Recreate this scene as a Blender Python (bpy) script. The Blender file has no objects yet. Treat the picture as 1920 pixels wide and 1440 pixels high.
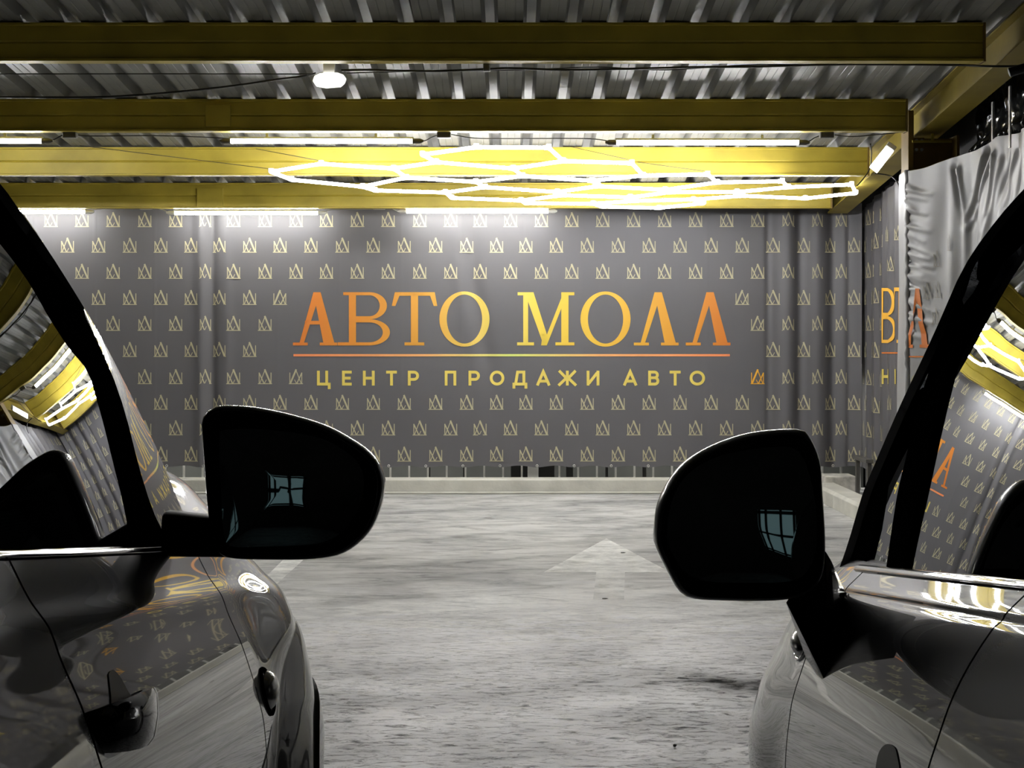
import bpy, bmesh, math, random
from mathutils import Vector, Matrix, noise

scene = bpy.context.scene
C = scene.collection
random.seed(7)
F, CX, HY, CAMZ = 3200.0, 960.0, 640.0, 1.29     # the photograph's perspective: focal in px, horizon, eye height


def P(px, py, Y):
    """Point of the place that lies at distance Y in the direction of photo pixel px,py."""
    return Vector(((px - CX) * Y / F, Y, CAMZ + (HY - py) * Y / F))


# ------------------------------------------------------------------ mesh helpers
class MB:
    def __init__(s):
        s.v = []; s.f = []

    def add(s, vs, fs):
        b = len(s.v)
        s.v += [tuple(v) for v in vs]
        s.f += [tuple(i + b for i in f) for f in fs]
        return s

    def box(s, lo, hi):
        x0, y0, z0 = lo; x1, y1, z1 = hi
        return s.add([(x0, y0, z0), (x1, y0, z0), (x1, y1, z0), (x0, y1, z0), (x0, y0, z1), (x1, y0, z1), (x1, y1, z1), (x0, y1, z1)],
                     [(0, 3, 2, 1), (4, 5, 6, 7), (0, 1, 5, 4), (1, 2, 6, 5), (2, 3, 7, 6), (3, 0, 4, 7)])

    def hexa(s, p):      # eight corners, bottom loop then top loop
        return s.add(p, [(0, 3, 2, 1), (4, 5, 6, 7), (0, 1, 5, 4), (1, 2, 6, 5), (2, 3, 7, 6), (3, 0, 4, 7)])

    def tube(s, pts, r, n=8, cap=True):
        pts = [Vector(p) for p in pts]
        rr = r if isinstance(r, (list, tuple)) else [r] * len(pts)
        rings = []
        up = None
        for i, p in enumerate(pts):
            a = pts[max(0, i - 1)]; b = pts[min(len(pts) - 1, i + 1)]
            t = (b - a).normalized()
            if up is None:
                up = Vector((0, 0, 1)) if abs(t.z) < .9 else Vector((1, 0, 0))
            x = t.cross(up).normalized(); y = x.cross(t).normalized(); up = y
            rings.append([p + (x * math.cos(2 * math.pi * k / n) + y * math.sin(2 * math.pi * k / n)) * rr[i] for k in range(n)])
        return s.rings(rings, cap)

    def rings(s, rings, cap0=True, cap1=None, closed=True):
        if cap1 is None: cap1 = cap0
        b = len(s.v); n = len(rings[0])
        for r in rings: s.v += [tuple(p) for p in r]
        for i in range(len(rings) - 1):
            for k in range(n if closed else n - 1):
                k2 = (k + 1) % n
                s.f.append((b + i * n + k, b + i * n + k2, b + (i + 1) * n + k2, b + (i + 1) * n + k))
        if cap0: s.f.append(tuple(b + k for k in reversed(range(n))))
        if cap1: s.f.append(tuple(b + (len(rings) - 1) * n + k for k in range(n)))
        return s

    def grid(s, fn, nu, nv, lip=None):
        """fn(u,v) for u,v in 0..1; lip: vector that the border is folded by, to give the sheet a thickness."""
        b = len(s.v)
        for i in range(nu + 1):
            for j in range(nv + 1):
                s.v.append(tuple(fn(i / nu, j / nv)))
        ix = lambda i, j: b + i * (nv + 1) + j
        for i in range(nu):
            for j in range(nv):
                s.f.append((ix(i, j), ix(i + 1, j), ix(i + 1, j + 1), ix(i, j + 1)))
        if lip is not None:
            loop = [ix(i, 0) for i in range(nu)] + [ix(nu, j) for j in range(nv)] + [ix(i, nv) for i in range(nu, 0, -1)] + [ix(0, j) for j in range(nv, 0, -1)]
            c = len(s.v); m = len(loop)
            for k in loop:
                p = s.v[k]; s.v.append((p[0] + lip[0], p[1] + lip[1], p[2] + lip[2]))
            for k in range(m):
                k2 = (k + 1) % m
                s.f.append((loop[k], c + k, c + k2, loop[k2]))
        return s

    def prism(s, poly, d):
        """Flat polygon (3-D points) extruded by vector d."""
        poly = [Vector(p) for p in poly]; n = len(poly); d = Vector(d)
        b = len(s.v)
        s.v += [tuple(p) for p in poly] + [tuple(p + d) for p in poly]
        s.f.append(tuple(b + k for k in range(n))); s.f.append(tuple(b + n + k for k in reversed(range(n))))
        for k in range(n):
            k2 = (k + 1) % n
            s.f.append((b + k, b + n + k, b + n + k2, b + k2))
        return s


def empty(name, loc=(0, 0, 0)):
    o = bpy.data.objects.new(name, None); C.objects.link(o)
    o.location = loc; o.empty_display_size = .1
    return o


def tag(o, label=None, cat=None, group=None, kind=None):
    if label: o['label'] = label
    if cat: o['category'] = cat
    if group: o['group'] = group
    if kind: o['kind'] = kind
    return o


def obj(name, mb, mat, parent=None, smooth=False, bevel=0, seg=2, subsurf=0, sharp=None, recalc=True):
    me = bpy.data.meshes.new(name)
    me.from_pydata(mb.v, [], mb.f)
    me.validate()
    bm = bmesh.new(); bm.from_mesh(me)
    bmesh.ops.remove_doubles(bm, verts=bm.verts, dist=1e-6)
    if recalc: bmesh.ops.recalc_face_normals(bm, faces=bm.faces)
    bm.to_mesh(me); bm.free()
    me.materials.append(mat)
    o = bpy.data.objects.new(name, me); C.objects.link(o)
    if parent is not None:
        o.parent = parent
        # vertices are given in world space; the parent only translates
        par = parent; off = Vector((0, 0, 0))
        while par is not None:
            off += par.location; par = par.parent
        if off.length > 0:
            me.transform(Matrix.Translation(-off))
    if smooth:
        me.polygons.foreach_set('use_smooth', [True] * len(me.polygons))
        if sharp:
            me.set_sharp_from_angle(angle=math.radians(sharp))
    if bevel:
        m = o.modifiers.new('bevel', 'BEVEL'); m.width = bevel; m.segments = seg; m.limit_method = 'ANGLE'; m.angle_limit = math.radians(40)
        m.harden_normals = False
    if subsurf:
        m = o.modifiers.new('sub', 'SUBSURF'); m.levels = subsurf; m.render_levels = subsurf
    return o


def copy_tree(o, parent=None):
    c = o.copy(); C.objects.link(c); c.parent = parent
    for ch in list(o.children): copy_tree(ch, c)
    return c


# ------------------------------------------------------------------ materials
def mat(name):
    m = bpy.data.materials.new(name); m.use_nodes = True
    nt = m.node_tree; b = nt.nodes['Principled BSDF']
    return m, nt, b


def N(nt, t, **kw):
    n = nt.nodes.new(t)
    for k, v in kw.items():
        if k in n.inputs: n.inputs[k].default_value = v
        else: setattr(n, k, v)
    return n


def simple(name, col, rough=.5, metal=0., spec=.5, coat=0., var=.0, scale=6., bump=0., bscale=40.):
    m, nt, b = mat(name)
    b.inputs['Roughness'].default_value = rough
    b.inputs['Metallic'].default_value = metal
    b.inputs['Specular IOR Level'].default_value = spec
    if coat:
        b.inputs['Coat Weight'].default_value = coat; b.inputs['Coat Roughness'].default_value = .02
    tc = N(nt, 'ShaderNodeTexCoord')
    no = N(nt, 'ShaderNodeTexNoise', Scale=scale, Detail=5.)
    nt.links.new(tc.outputs['Object'], no.inputs['Vector'])
    mr = N(nt, 'ShaderNodeMapRange'); mr.inputs['From Min'].default_value = .3; mr.inputs['From Max'].default_value = .7
    mr.inputs['To Min'].default_value = 1 - var; mr.inputs['To Max'].default_value = 1 + var
    nt.links.new(no.outputs['Fac'], mr.inputs['Value'])
    mx = N(nt, 'ShaderNodeVectorMath', operation='SCALE'); mx.inputs[0].default_value = col[:3]
    nt.links.new(mr.outputs['Result'], mx.inputs['Scale']); nt.links.new(mx.outputs['Vector'], b.inputs['Base Color'])
    if bump:
        n2 = N(nt, 'ShaderNodeTexNoise', Scale=bscale, Detail=6.)
        nt.links.new(tc.outputs['Object'], n2.inputs['Vector'])
        bu = N(nt, 'ShaderNodeBump', Strength=bump, Distance=.01)
        nt.links.new(n2.outputs['Fac'], bu.inputs['Height']); nt.links.new(bu.outputs['Normal'], b.inputs['Normal'])
    return m


def emit(name, col, strength):
    m, nt, b = mat(name)
    b.inputs['Base Color'].default_value = (.8, .8, .8, 1)
    b.inputs['Emission Color'].default_value = (*col, 1); b.inputs['Emission Strength'].default_value = strength
    tc = N(nt, 'ShaderNodeTexCoord'); no = N(nt, 'ShaderNodeTexNoise', Scale=3.)
    nt.links.new(tc.outputs['Object'], no.inputs['Vector'])
    mr = N(nt, 'ShaderNodeMapRange'); mr.inputs['To Min'].default_value = strength * .95; mr.inputs['To Max'].default_value = strength * 1.05
    nt.links.new(no.outputs['Fac'], mr.inputs['Value']); nt.links.new(mr.outputs['Result'], b.inputs['Emission Strength'])
    return m


def floor_mat():
    m, nt, b = mat('worn_concrete')
    tc = N(nt, 'ShaderNodeTexCoord')
    L = nt.links.new

    def noise_(scale, detail, rough=.6, vec=None, dist=0.):
        n = N(nt, 'ShaderNodeTexNoise', Scale=scale, Detail=detail, Roughness=rough, Distortion=dist)
        L(vec or tc.outputs['Object'], n.inputs['Vector']); return n

    def ramp(src, *stops):
        r = N(nt, 'ShaderNodeValToRGB'); e = r.color_ramp.elements
        while len(e) < len(stops): e.new(.5)
        for i, (p, c) in enumerate(stops):
            e[i].position = p; e[i].color = (c, c, c, 1) if not isinstance(c, tuple) else (*c, 1)
        L(src, r.inputs['Fac']); return r

    def mul(a, bb, fac=1.):
        x = N(nt, 'ShaderNodeMix', data_type='RGBA', blend_type='MULTIPLY'); x.inputs['Factor'].default_value = fac
        L(a, x.inputs[6]); L(bb, x.inputs[7]); return x.outputs[2]
    # large soft patches, wipe marks along X, grit
    mp = N(nt, 'ShaderNodeMapping'); mp.inputs['Scale'].default_value = (.7, 1.6, 1.); mp.inputs['Rotation'].default_value = (0, 0, .35)
    L(tc.outputs['Object'], mp.inputs['Vector'])
    big = ramp(noise_(.9, 6., .65).outputs['Fac'], (.38, (.34, .34, .332)), (.5, (.45, .45, .43)), (.62, (.53, .525, .50)))
    wipe = ramp(noise_(3.2, 9., .72, mp.outputs['Vector'], 1.4).outputs['Fac'], (.35, .55), (.45, .84), (.53, 1.), (.63, 1.1))
    grit = ramp(noise_(17., 9., .78, mp.outputs['Vector'], .8).outputs['Fac'], (.38, .12), (.45, .5), (.51, .94), (.58, 1.0))
    c = mul(big.outputs['Color'], wipe.outputs['Color']); 
    # more grit near the cars
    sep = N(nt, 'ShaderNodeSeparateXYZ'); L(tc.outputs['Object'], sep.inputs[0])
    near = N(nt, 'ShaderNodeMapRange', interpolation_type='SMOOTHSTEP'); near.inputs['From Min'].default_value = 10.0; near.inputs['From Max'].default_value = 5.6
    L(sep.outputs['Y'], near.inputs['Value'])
    gain = N(nt, 'ShaderNodeMapRange'); gain.inputs['To Min'].default_value = 1.0; gain.inputs['To Max'].default_value = 3.2; L(near.outputs['Result'], gain.inputs['Value'])  # base colour lifted towards the camera, in place of stronger light there
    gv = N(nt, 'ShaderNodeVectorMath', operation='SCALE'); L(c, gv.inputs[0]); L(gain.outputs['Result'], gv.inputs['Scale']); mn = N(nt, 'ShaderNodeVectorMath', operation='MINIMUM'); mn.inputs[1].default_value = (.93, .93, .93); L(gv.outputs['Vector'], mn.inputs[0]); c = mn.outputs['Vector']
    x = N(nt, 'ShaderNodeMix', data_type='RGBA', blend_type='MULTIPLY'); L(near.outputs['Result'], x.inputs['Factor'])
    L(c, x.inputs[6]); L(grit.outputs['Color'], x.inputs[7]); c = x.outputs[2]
    # tyre sweeps: bands across the lane, bent by noise
    mp2 = N(nt, 'ShaderNodeMapping'); mp2.inputs['Rotation'].default_value = (0, 0, -.45); L(tc.outputs['Object'], mp2.inputs['Vector'])
    wv = N(nt, 'ShaderNodeTexWave', Scale=.55, Distortion=5., Detail=4.); wv.inputs['Detail Scale'].default_value = 1.2; wv.bands_direction = 'Y'
    L(mp2.outputs['Vector'], wv.inputs['Vector'])
    band = ramp(wv.outputs['Fac'], (.0, .66), (.22, .95), (.6, 1.)); c = mul(c, band.outputs['Color'], .55)
    # one dark oily streak across the lane at Y ~ 6.5
    nz = noise_(2.2, 5., .6)
    ad = N(nt, 'ShaderNodeMath', operation='MULTIPLY_ADD'); L(nz.outputs['Fac'], ad.inputs[0]); ad.inputs[1].default_value = .9; L(sep.outputs['Y'], ad.inputs[2])
    d = N(nt, 'ShaderNodeMath', operation='SUBTRACT'); L(ad.outputs[0], d.inputs[0]); d.inputs[1].default_value = 6.86
    a = N(nt, 'ShaderNodeMath', operation='ABSOLUTE'); L(d.outputs[0], a.inputs[0])
    st = ramp(a.outputs[0], (.02, .22), (.30, 1.)); sx = N(nt, 'ShaderNodeMapRange', interpolation_type='SMOOTHSTEP'); sx.inputs['From Min'].default_value = .1; sx.inputs['From Max'].default_value = .8
    L(sep.outputs['X'], sx.inputs['Value'])
    x = N(nt, 'ShaderNodeMix', data_type='RGBA', blend_type='MULTIPLY'); L(sx.outputs['Result'], x.inputs['Factor'])
    L(c, x.inputs[6]); L(st.outputs['Color'], x.inputs[7]); c = x.outputs[2]
    # chalky pale smears near
    ch = ramp(noise_(1.1, 7., .75, mp.outputs['Vector'], .5).outputs['Fac'], (.56, 0.), (.68, 1.))
    c2 = N(nt, 'ShaderNodeMath', operation='MULTIPLY'); L(ch.outputs['Color'], c2.inputs[0]); c2.inputs[1].default_value = .6
    x = N(nt, 'ShaderNodeMix', data_type='RGBA', blend_type='MIX'); L(c2.outputs[0], x.inputs['Factor']); L(c, x.inputs[6]); x.inputs[7].default_value = (.6, .6, .6, 1)
    c = x.outputs[2]
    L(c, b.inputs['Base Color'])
    rr = ramp(noise_(2., 5.).outputs['Fac'], (.3, .38), (.7, .58)); L(rr.outputs['Color'], b.inputs['Roughness'])
    bw = N(nt, 'ShaderNodeRGBToBW'); L(c, bw.inputs[0])
    sp = N(nt, 'ShaderNodeMapRange', interpolation_type='SMOOTHSTEP'); sp.inputs['From Min'].default_value = .12; sp.inputs['From Max'].default_value = .75
    sp.inputs['To Min'].default_value = .0; sp.inputs['To Max'].default_value = 1.; L(bw.outputs[0], sp.inputs['Value'])
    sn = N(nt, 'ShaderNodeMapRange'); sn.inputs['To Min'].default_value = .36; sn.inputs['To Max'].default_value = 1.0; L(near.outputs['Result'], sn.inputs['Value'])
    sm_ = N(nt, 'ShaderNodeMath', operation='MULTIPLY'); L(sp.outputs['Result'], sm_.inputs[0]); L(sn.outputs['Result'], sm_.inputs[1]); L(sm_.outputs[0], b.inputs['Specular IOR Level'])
    bu = N(nt, 'ShaderNodeBump', Strength=.25, Distance=.004); L(noise_(45., 8., .7).outputs['Fac'], bu.inputs['Height']); L(bu.outputs['Normal'], b.inputs['Normal'])
    return m


def gradient_print(name, x0, x1, stops, axis='X'):
    m, nt, b = mat(name); L = nt.links.new
    tc = N(nt, 'ShaderNodeTexCoord'); sep = N(nt, 'ShaderNodeSeparateXYZ'); L(tc.outputs['Object'], sep.inputs[0])
    mr = N(nt, 'ShaderNodeMapRange'); mr.inputs['From Min'].default_value = x0; mr.inputs['From Max'].default_value = x1
    L(sep.outputs[axis], mr.inputs['Value'])
    r = N(nt, 'ShaderNodeValToRGB'); e = r.color_ramp.elements
    while len(e) < len(stops): e.new(.5)
    for i, (p, c) in enumerate(stops): e[i].position = p; e[i].color = (*c, 1)
    L(mr.outputs['Result'], r.inputs['Fac']); L(r.outputs['Color'], b.inputs['Base Color'])
    b.inputs['Roughness'].default_value = .45
    return m


def paint(name, col, metal, rough, coatior=1.6, coat=1.0):
    m, nt, b = mat(name)
    b.inputs['Metallic'].default_value = metal; b.inputs['Roughness'].default_value = rough
    b.inputs['Specular IOR Level'].default_value = .15
    b.inputs['Coat Weight'].default_value = coat; b.inputs['Coat Roughness'].default_value = .015; b.inputs['Coat IOR'].default_value = coatior
    tc = N(nt, 'ShaderNodeTexCoord'); vo = N(nt, 'ShaderNodeTexNoise', Scale=900., Detail=1.)
    nt.links.new(tc.outputs['Object'], vo.inputs['Vector'])
    mx = N(nt, 'ShaderNodeMix', data_type='RGBA', blend_type='MIX'); nt.links.new(vo.outputs['Fac'], mx.inputs['Factor'])
    mx.inputs[6].default_value = (*[c * .7 for c in col], 1); mx.inputs[7].default_value = (*[c * 1.3 for c in col], 1)
    nt.links.new(mx.outputs[2], b.inputs['Base Color'])
    return m


def window_glass(name, tint, ior):
    m, nt, b = mat(name); nt.nodes.remove(b); L = nt.links.new
    out = nt.nodes['Material Output']
    tr = N(nt, 'ShaderNodeBsdfTransparent'); tr.inputs['Color'].default_value = (*tint, 1)
    gl = N(nt, 'ShaderNodeBsdfGlossy', Roughness=.0); gl.inputs['Color'].default_value = (.95, .97, 1, 1)
    fr = N(nt, 'ShaderNodeFresnel', IOR=ior)
    tc = N(nt, 'ShaderNodeTexCoord'); no = N(nt, 'ShaderNodeTexNoise', Scale=4., Detail=1.); L(tc.outputs['Object'], no.inputs['Vector'])
    bu = N(nt, 'ShaderNodeBump', Strength=.02, Distance=.02); L(no.outputs['Fac'], bu.inputs['Height']); L(bu.outputs['Normal'], gl.inputs['Normal'])
    mx = N(nt, 'ShaderNodeMixShader'); L(fr.outputs[0], mx.inputs[0]); L(tr.outputs[0], mx.inputs[1]); L(gl.outputs[0], mx.inputs[2])
    L(mx.outputs[0], out.inputs['Surface'])
    return m


M = {}
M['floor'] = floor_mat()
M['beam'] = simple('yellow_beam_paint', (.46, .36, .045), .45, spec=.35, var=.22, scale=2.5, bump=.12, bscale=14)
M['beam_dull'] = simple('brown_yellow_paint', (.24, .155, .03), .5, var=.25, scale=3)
M['deck'] = simple('galvanised_sheet', (.22, .22, .205), .55, metal=.05, var=.15, scale=3)
M['banner'] = simple('grey_banner_vinyl', (.10, .097, .103), .48, spec=.45, var=.08, scale=1.2)
M['tarp'] = simple('plain_grey_tarp', (.33, .33, .33), .42, spec=.5, var=.06, scale=1.5)
M['plastic'] = simple('black_film', (.012, .013, .013), .16, spec=.6, var=.2)
M['logo'] = simple('gold_logo_print', (.42, .38, .24), .5, var=.06)
M['logo_orange'] = simple('orange_logo_print', (.75, .38, .03), .5, var=.06)
M['subtitle'] = simple('yellow_print', (.66, .52, .10), .5, var=.05)
M['ring'] = simple('grommet_metal', (.55, .54, .5), .35, metal=.7)
M['curb'] = simple('pale_curb_concrete', (.50, .49, .43), .75, var=.14, scale=5, bump=.2)
M['block'] = simple('stained_white_block', (.52, .50, .44), .8, var=.35, scale=14, bump=.2)
M['rail'] = simple('pale_metal_bars', (.62, .62, .59), .5, metal=.2, var=.15)
M['dark'] = simple('dark_backing', (.012, .012, .011), .8, var=.2)
M['panel'] = simple('pale_wall_panel', (.06, .063, .058), .7, var=.15, scale=3)
M['wall'] = simple('dark_wall', (.035, .035, .033), .85, var=.2, scale=2)
M['cable'] = simple('black_cable', (.008, .008, .008), .5)
M['white_cable'] = simple('white_cable', (.5, .5, .48), .5)
M['box_dark'] = simple('grey_box_plastic', (.09, .085, .075), .5)
M['box_light'] = simple('pale_box_plastic', (.55, .55, .52), .5)
M['steel'] = simple('galvanised_stud', (.42, .42, .40), .4, metal=.6, var=.2)
M['mark'] = simple('worn_white_road_paint', (.55, .55, .50), .6, var=.15, scale=12)
M['stone'] = simple('black_stone', (.01, .01, .01), .7)
M['leaf'] = simple('brown_leaf', (.05, .045, .035), .8)
M['tube'] = emit('led_tube_glow', (1.0, .99, .97), 85)
M['tube_back'] = emit('led_tube_glow_back', (1.0, .99, .97), 66)
M['hex'] = emit('led_hex_glow', (.97, .97, 1.0), 30)
M['flood'] = emit('led_flood_glow', (1.0, .98, .93), 6)
M['hexcap'] = emit('hex_connector_glow', (.97, .97, 1.0), 1.2)  # faint emission so the connectors look lit; they are no lamps

# ------------------------------------------------------------------ camera
cam_d = bpy.data.cameras.new('camera'); cam = bpy.data.objects.new('camera', cam_d); C.objects.link(cam)
cam.location = (0, 0, CAMZ); cam.rotation_euler = (math.pi / 2, 0, 0)
cam_d.sensor_fit = 'HORIZONTAL'; cam_d.sensor_width = 36; cam_d.lens = 36 * F / 1920
cam_d.shift_y = (HY - 720) / 1920; cam_d.clip_start = .05; cam_d.clip_end = 100
scene.camera = cam

# ------------------------------------------------------------------ the setting
SL = .0883


def ceil_z(Y): return 3.049 - SL * (Y - 9.35)          # underside of the roof sheet, falls away from the cars


XL, XR, YB, YW = -7.0, 3.12, -9.0, 15.6

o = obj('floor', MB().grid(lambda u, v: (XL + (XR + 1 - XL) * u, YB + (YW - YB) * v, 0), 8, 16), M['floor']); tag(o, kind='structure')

# trapezoidal roof sheet: one mesh, ribs run away from the camera
mb = MB(); pitch = .2294; hgt = .062; x0 = XL - .4; prof = []
xk = x0
while xk < 4.2:
    prof += [(xk, 0), (xk + .040, 0), (xk + .043, .0025), (xk + .047, .0025), (xk + .050, 0), (xk + .088, 0), (xk + .091, .0025), (xk + .095, .0025), (xk + .098, 0), (xk + .138, 0), (xk + .158, hgt), (xk + .2094, hgt)]
    xk += pitch
shift = .0
# align the ribs with the photo: a hole centre at px 925 over the second beam
ctr = (925 - CX) * 11.17 / F
base = x0 + .138 + .0457
shift = (ctr - base) % pitch
rows = []
for Y in (YB, -4, 0, 4, 8, 11, 13, YW): rows.append([(x + shift, Y, ceil_z(Y) + z) for x, z in prof])
mb.rings(rows, cap0=False, cap1=False, closed=False)
mb2 = [v for v in mb.v]
o = obj('ceiling', mb, M['deck']); tag(o, kind='structure')
mo = o.modifiers.new('s', 'SOLIDIFY'); mo.thickness = .004; mo.offset = 1

# plain walls around the deck; the photographed side ones are hidden behind cloth
o = obj('wall_back', MB().box((XL, YW, 0), (XR + 1, YW + .1, 3.2)), M['wall']); tag(o, kind='structure')
o = obj('wall_left', MB().box((XL - .1, YB, 0), (XL, YW, 4.8)), M['wall']); tag(o, kind='structure')
o = obj('wall_right', MB().box((XR, YB, 0), (XR + .1, YW, 4.8)), M['wall']); tag(o, kind='structure')
# rear wall with a daylight opening behind the camera
mb = MB()
for xa_, xb_, za_, zb__ in ((XL, .12, 0, 4.8), (.12, .86, 0, .55), (.12, .86, 1.30, 4.8), (.86, XR, 0, 4.8)):
    mb.box((xa_, YB - .1, za_), (xb_, YB, zb__))
o = obj('wall_rear', mb, M['wall']); tag(o, kind='structure')
M['day'] = emit('teal_daylight_pane', (.35, .62, .66), .14)
for k, (a, b_, z0, z1) in enumerate(((.12, .86, .55, 1.30),)):
    w = obj('window_%d' % (k + 1), MB().box((a, YB - .07, z0), (b_, YB - .05, z1)), M['day']); tag(w, kind='structure')
    fr = MB()
    for x in (a + .03, a + .16, (a + b_) / 2 + .08, b_ - .03): fr.box((x - .025, YB - .04, z0), (x + .025, YB + .01, z1))
    for z in (z0 + .03, z0 + .55 * (z1 - z0), z1 - .03): fr.box((a, YB - .04, z - .02), (b_, YB + .01, z + .02))
    obj('window_frame', fr, M['dark'], w)

# curbs
mb = MB()
secs = []
for x in (XL + .3, 2.36):
    secs.append([(x, 14.47, 0), (x, 14.47, .112), (x, 14.485, .124), (x, 14.62, .126), (x, 14.62, 0)])
mb.rings(secs)
o = obj('trim_1', mb, M['curb'], bevel=.004); tag(o, 'pale concrete curb along the foot of the back banner', kind='structure')
for k, (ya, yb) in enumerate(((13.2, 14.05), (7.2, 13.19))):
    mb = MB()
    secs = []
    for y in (ya, yb):
        secs.append([(2.475, y, 0), (2.475, y, .105), (2.50, y, .125), (2.65, y, .128), (2.65, y, 0)])
    mb.rings(secs)
    o = obj('trim_%d' % (k + 2), mb, M['curb'], bevel=.004)
    tag(o, 'pale concrete curb along the right side', kind='structure')

# pipe lying on the floor in front of the back curb
mb = MB(); pts = []
for k in range(40):
    x = -4 + 6.3 * k / 39
    pts.append((x, 14.40 + .012 * math.sin(x * 2.3), .012))
mb.tube(pts, .011, 6)
o = obj('floor_hose', mb, M['curb'], smooth=True); tag(o, 'thin pale hose lying on the floor along the front of the back curb', 'hose')

# ------------------------------------------------------------------ roof steel
def beam(name_label, Y, xa=XL, xb=2.62, h=.21, dull=False, kind='thing', plates=(), m='beam'):
    zt = ceil_z(Y + .1) - .003
    t = empty('roof_beam', (0, Y, zt - h))
    if kind == 'structure': tag(t, kind='structure')
    else: tag(t, name_label, 'beam', 'roof beams', 'thing')
    f = []
    # rolled section: flanges and a web folded along its middle
    w = .10
    sec = [(0, 0), (0, .012), (.012, .016), (.012, h * .46), (.020, h * .5), (.012, h * .54), (.012, h - .016), (0, h - .012), (0, h), (w, h), (w, h - .012), (.022, h - .014), (.022, .014), (w, .012), (w, 0)]
    mb = MB()
    mb.rings([[(x, Y + a, zt - h + b) for a, b in sec] for x in (xa, xb)])
    obj('beam_body', mb, M[m], t)
    for x0_, x1_, z0_, z1_ in plates:
        obj('patch_plate', MB().box((x0_, Y - .004, zt - h + z0_), (x1_, Y + .014, zt - h + z1_)), M[m], t, bevel=.002)
    ep = MB().box((xb - .006, Y - .005, zt - h - .004), (xb + .006, Y + w, zt + .0))  # end plate of the beam
    obj('end_plate', ep, M['beam_dull'], t)
    return t


BY = [9.35, 11.17, 12.73, 14.2]
px2x = lambda px, Y: (px - CX) * Y / F
beam('yellow steel roof beam nearest to the cars, dim, at the top of the view', BY[0], xb=px2x(1846, 9.35))
beam('dim yellow roof beam second from the cars, carrying the front row of light tubes', BY[1], xb=2.585, plates=((px2x(385, 11.17), px2x(432, 11.17), .03, .172),))
beam('brightly lit yellow roof beam just behind the front row of light tubes', BY[2], xb=2.66)
beam('bright yellow roof beam farthest back, above the grey banner', BY[3], xb=2.66, plates=((px2x(369, 14.2), px2x(418, 14.2), .01, .165),))
for Y in (7.5, 5.7, 3.9): beam('', Y, kind='structure')

# girder along the right side
t = empty('edge_girder', (2.77, 9, 2.8)); tag(t, 'yellow steel girder running away along the right edge of the roof', 'girder', kind='thing')
mb = MB(); gz = lambda Y: 2.69 - SL * (Y - 11.04)
sec = [(2.69, 0), (2.69, .012), (2.74, .014), (2.74, .19), (2.69, .192), (2.69, .202), (2.86, .202), (2.86, .192), (2.77, .19), (2.77, .014), (2.86, .012), (2.86, 0)]
mb.rings([[(x, Y, gz(Y) + z) for x, z in sec] for Y in (5.0, 14.55)])
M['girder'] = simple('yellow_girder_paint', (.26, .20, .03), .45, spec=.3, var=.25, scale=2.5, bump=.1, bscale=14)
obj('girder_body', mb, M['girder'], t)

# steel column with the girder bearing on it
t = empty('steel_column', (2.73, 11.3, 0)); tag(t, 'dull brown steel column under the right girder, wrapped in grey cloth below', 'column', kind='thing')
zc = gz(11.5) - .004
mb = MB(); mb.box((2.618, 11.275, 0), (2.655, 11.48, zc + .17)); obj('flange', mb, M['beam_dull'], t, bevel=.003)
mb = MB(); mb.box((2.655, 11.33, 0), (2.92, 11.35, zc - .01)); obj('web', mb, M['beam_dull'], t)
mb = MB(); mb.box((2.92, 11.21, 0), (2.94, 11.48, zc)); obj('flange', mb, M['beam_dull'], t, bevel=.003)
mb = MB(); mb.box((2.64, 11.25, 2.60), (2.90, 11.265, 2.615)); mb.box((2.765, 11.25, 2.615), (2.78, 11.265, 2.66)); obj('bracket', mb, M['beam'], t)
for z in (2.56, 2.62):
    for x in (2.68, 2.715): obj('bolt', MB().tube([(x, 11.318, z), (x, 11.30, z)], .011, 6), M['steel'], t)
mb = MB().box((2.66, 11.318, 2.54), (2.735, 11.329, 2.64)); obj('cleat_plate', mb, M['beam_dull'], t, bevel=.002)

# ------------------------------------------------------------------ lights
def led_tube(pxa, pxb, py, Y, label, dark=True):
    a = P(pxa, py, Y); b = P(pxb, py, Y)
    t = empty('light_tube', (a + b) / 2); tag(t, label, 'light', 'front row of light tubes' if dark else 'back row of light tubes')
    ca = a + Vector((.0, 0, 0)); cb = b
    obj('diffuser', MB().tube([ca, cb], .0165, 12), M['tube'] if dark else M['tube_back'], t, smooth=True, sharp=50)
    cm = M['box_dark'] if dark else M['box_light']
    for p, s in ((a, -1), (b, 1)):
        obj('end_cap', MB().tube([p, p + Vector((s * .05, 0, 0)), p + Vector((s * .075, 0, 0))], [.018, .018, .008], 10), cm, t, smooth=True, sharp=50)
    obj('housing', MB().box((a.x - .01, a.y - .016, a.z + .012), (b.x + .01, b.y + .016, a.z + .026)), M['box_light'], t, bevel=.003)
    for f in (.2, .8):
        x = a.x + (b.x - a.x) * f
        obj('mounting_clip', MB().box((x - .008, a.y - .012, a.z + .02), (x + .008, a.y + .012, a.z + (.05 if dark else .045))), M['steel'], t)
    return t


YF, YK = 11.30, 14.37
led_tube(-262, 78, 264, YF, 'front row light tube at the left edge of the photo')
led_tube(433, 773, 264.5, YF, 'front row light tube above the left end of the hexagon light')
led_tube(1156, 1497, 267, YF, 'front row light tube right of the hexagon light top')
led_tube(-108, 160, 397, YK, 'back row light tube partly hidden by the left car pillar', False)
led_tube(328, 596, 399, YK, 'back row light tube on the left part of the banner', False)
led_tube(762, 1028, 396, YK, 'back row light tube below the hexagon light, over the lettering', False)


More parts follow.
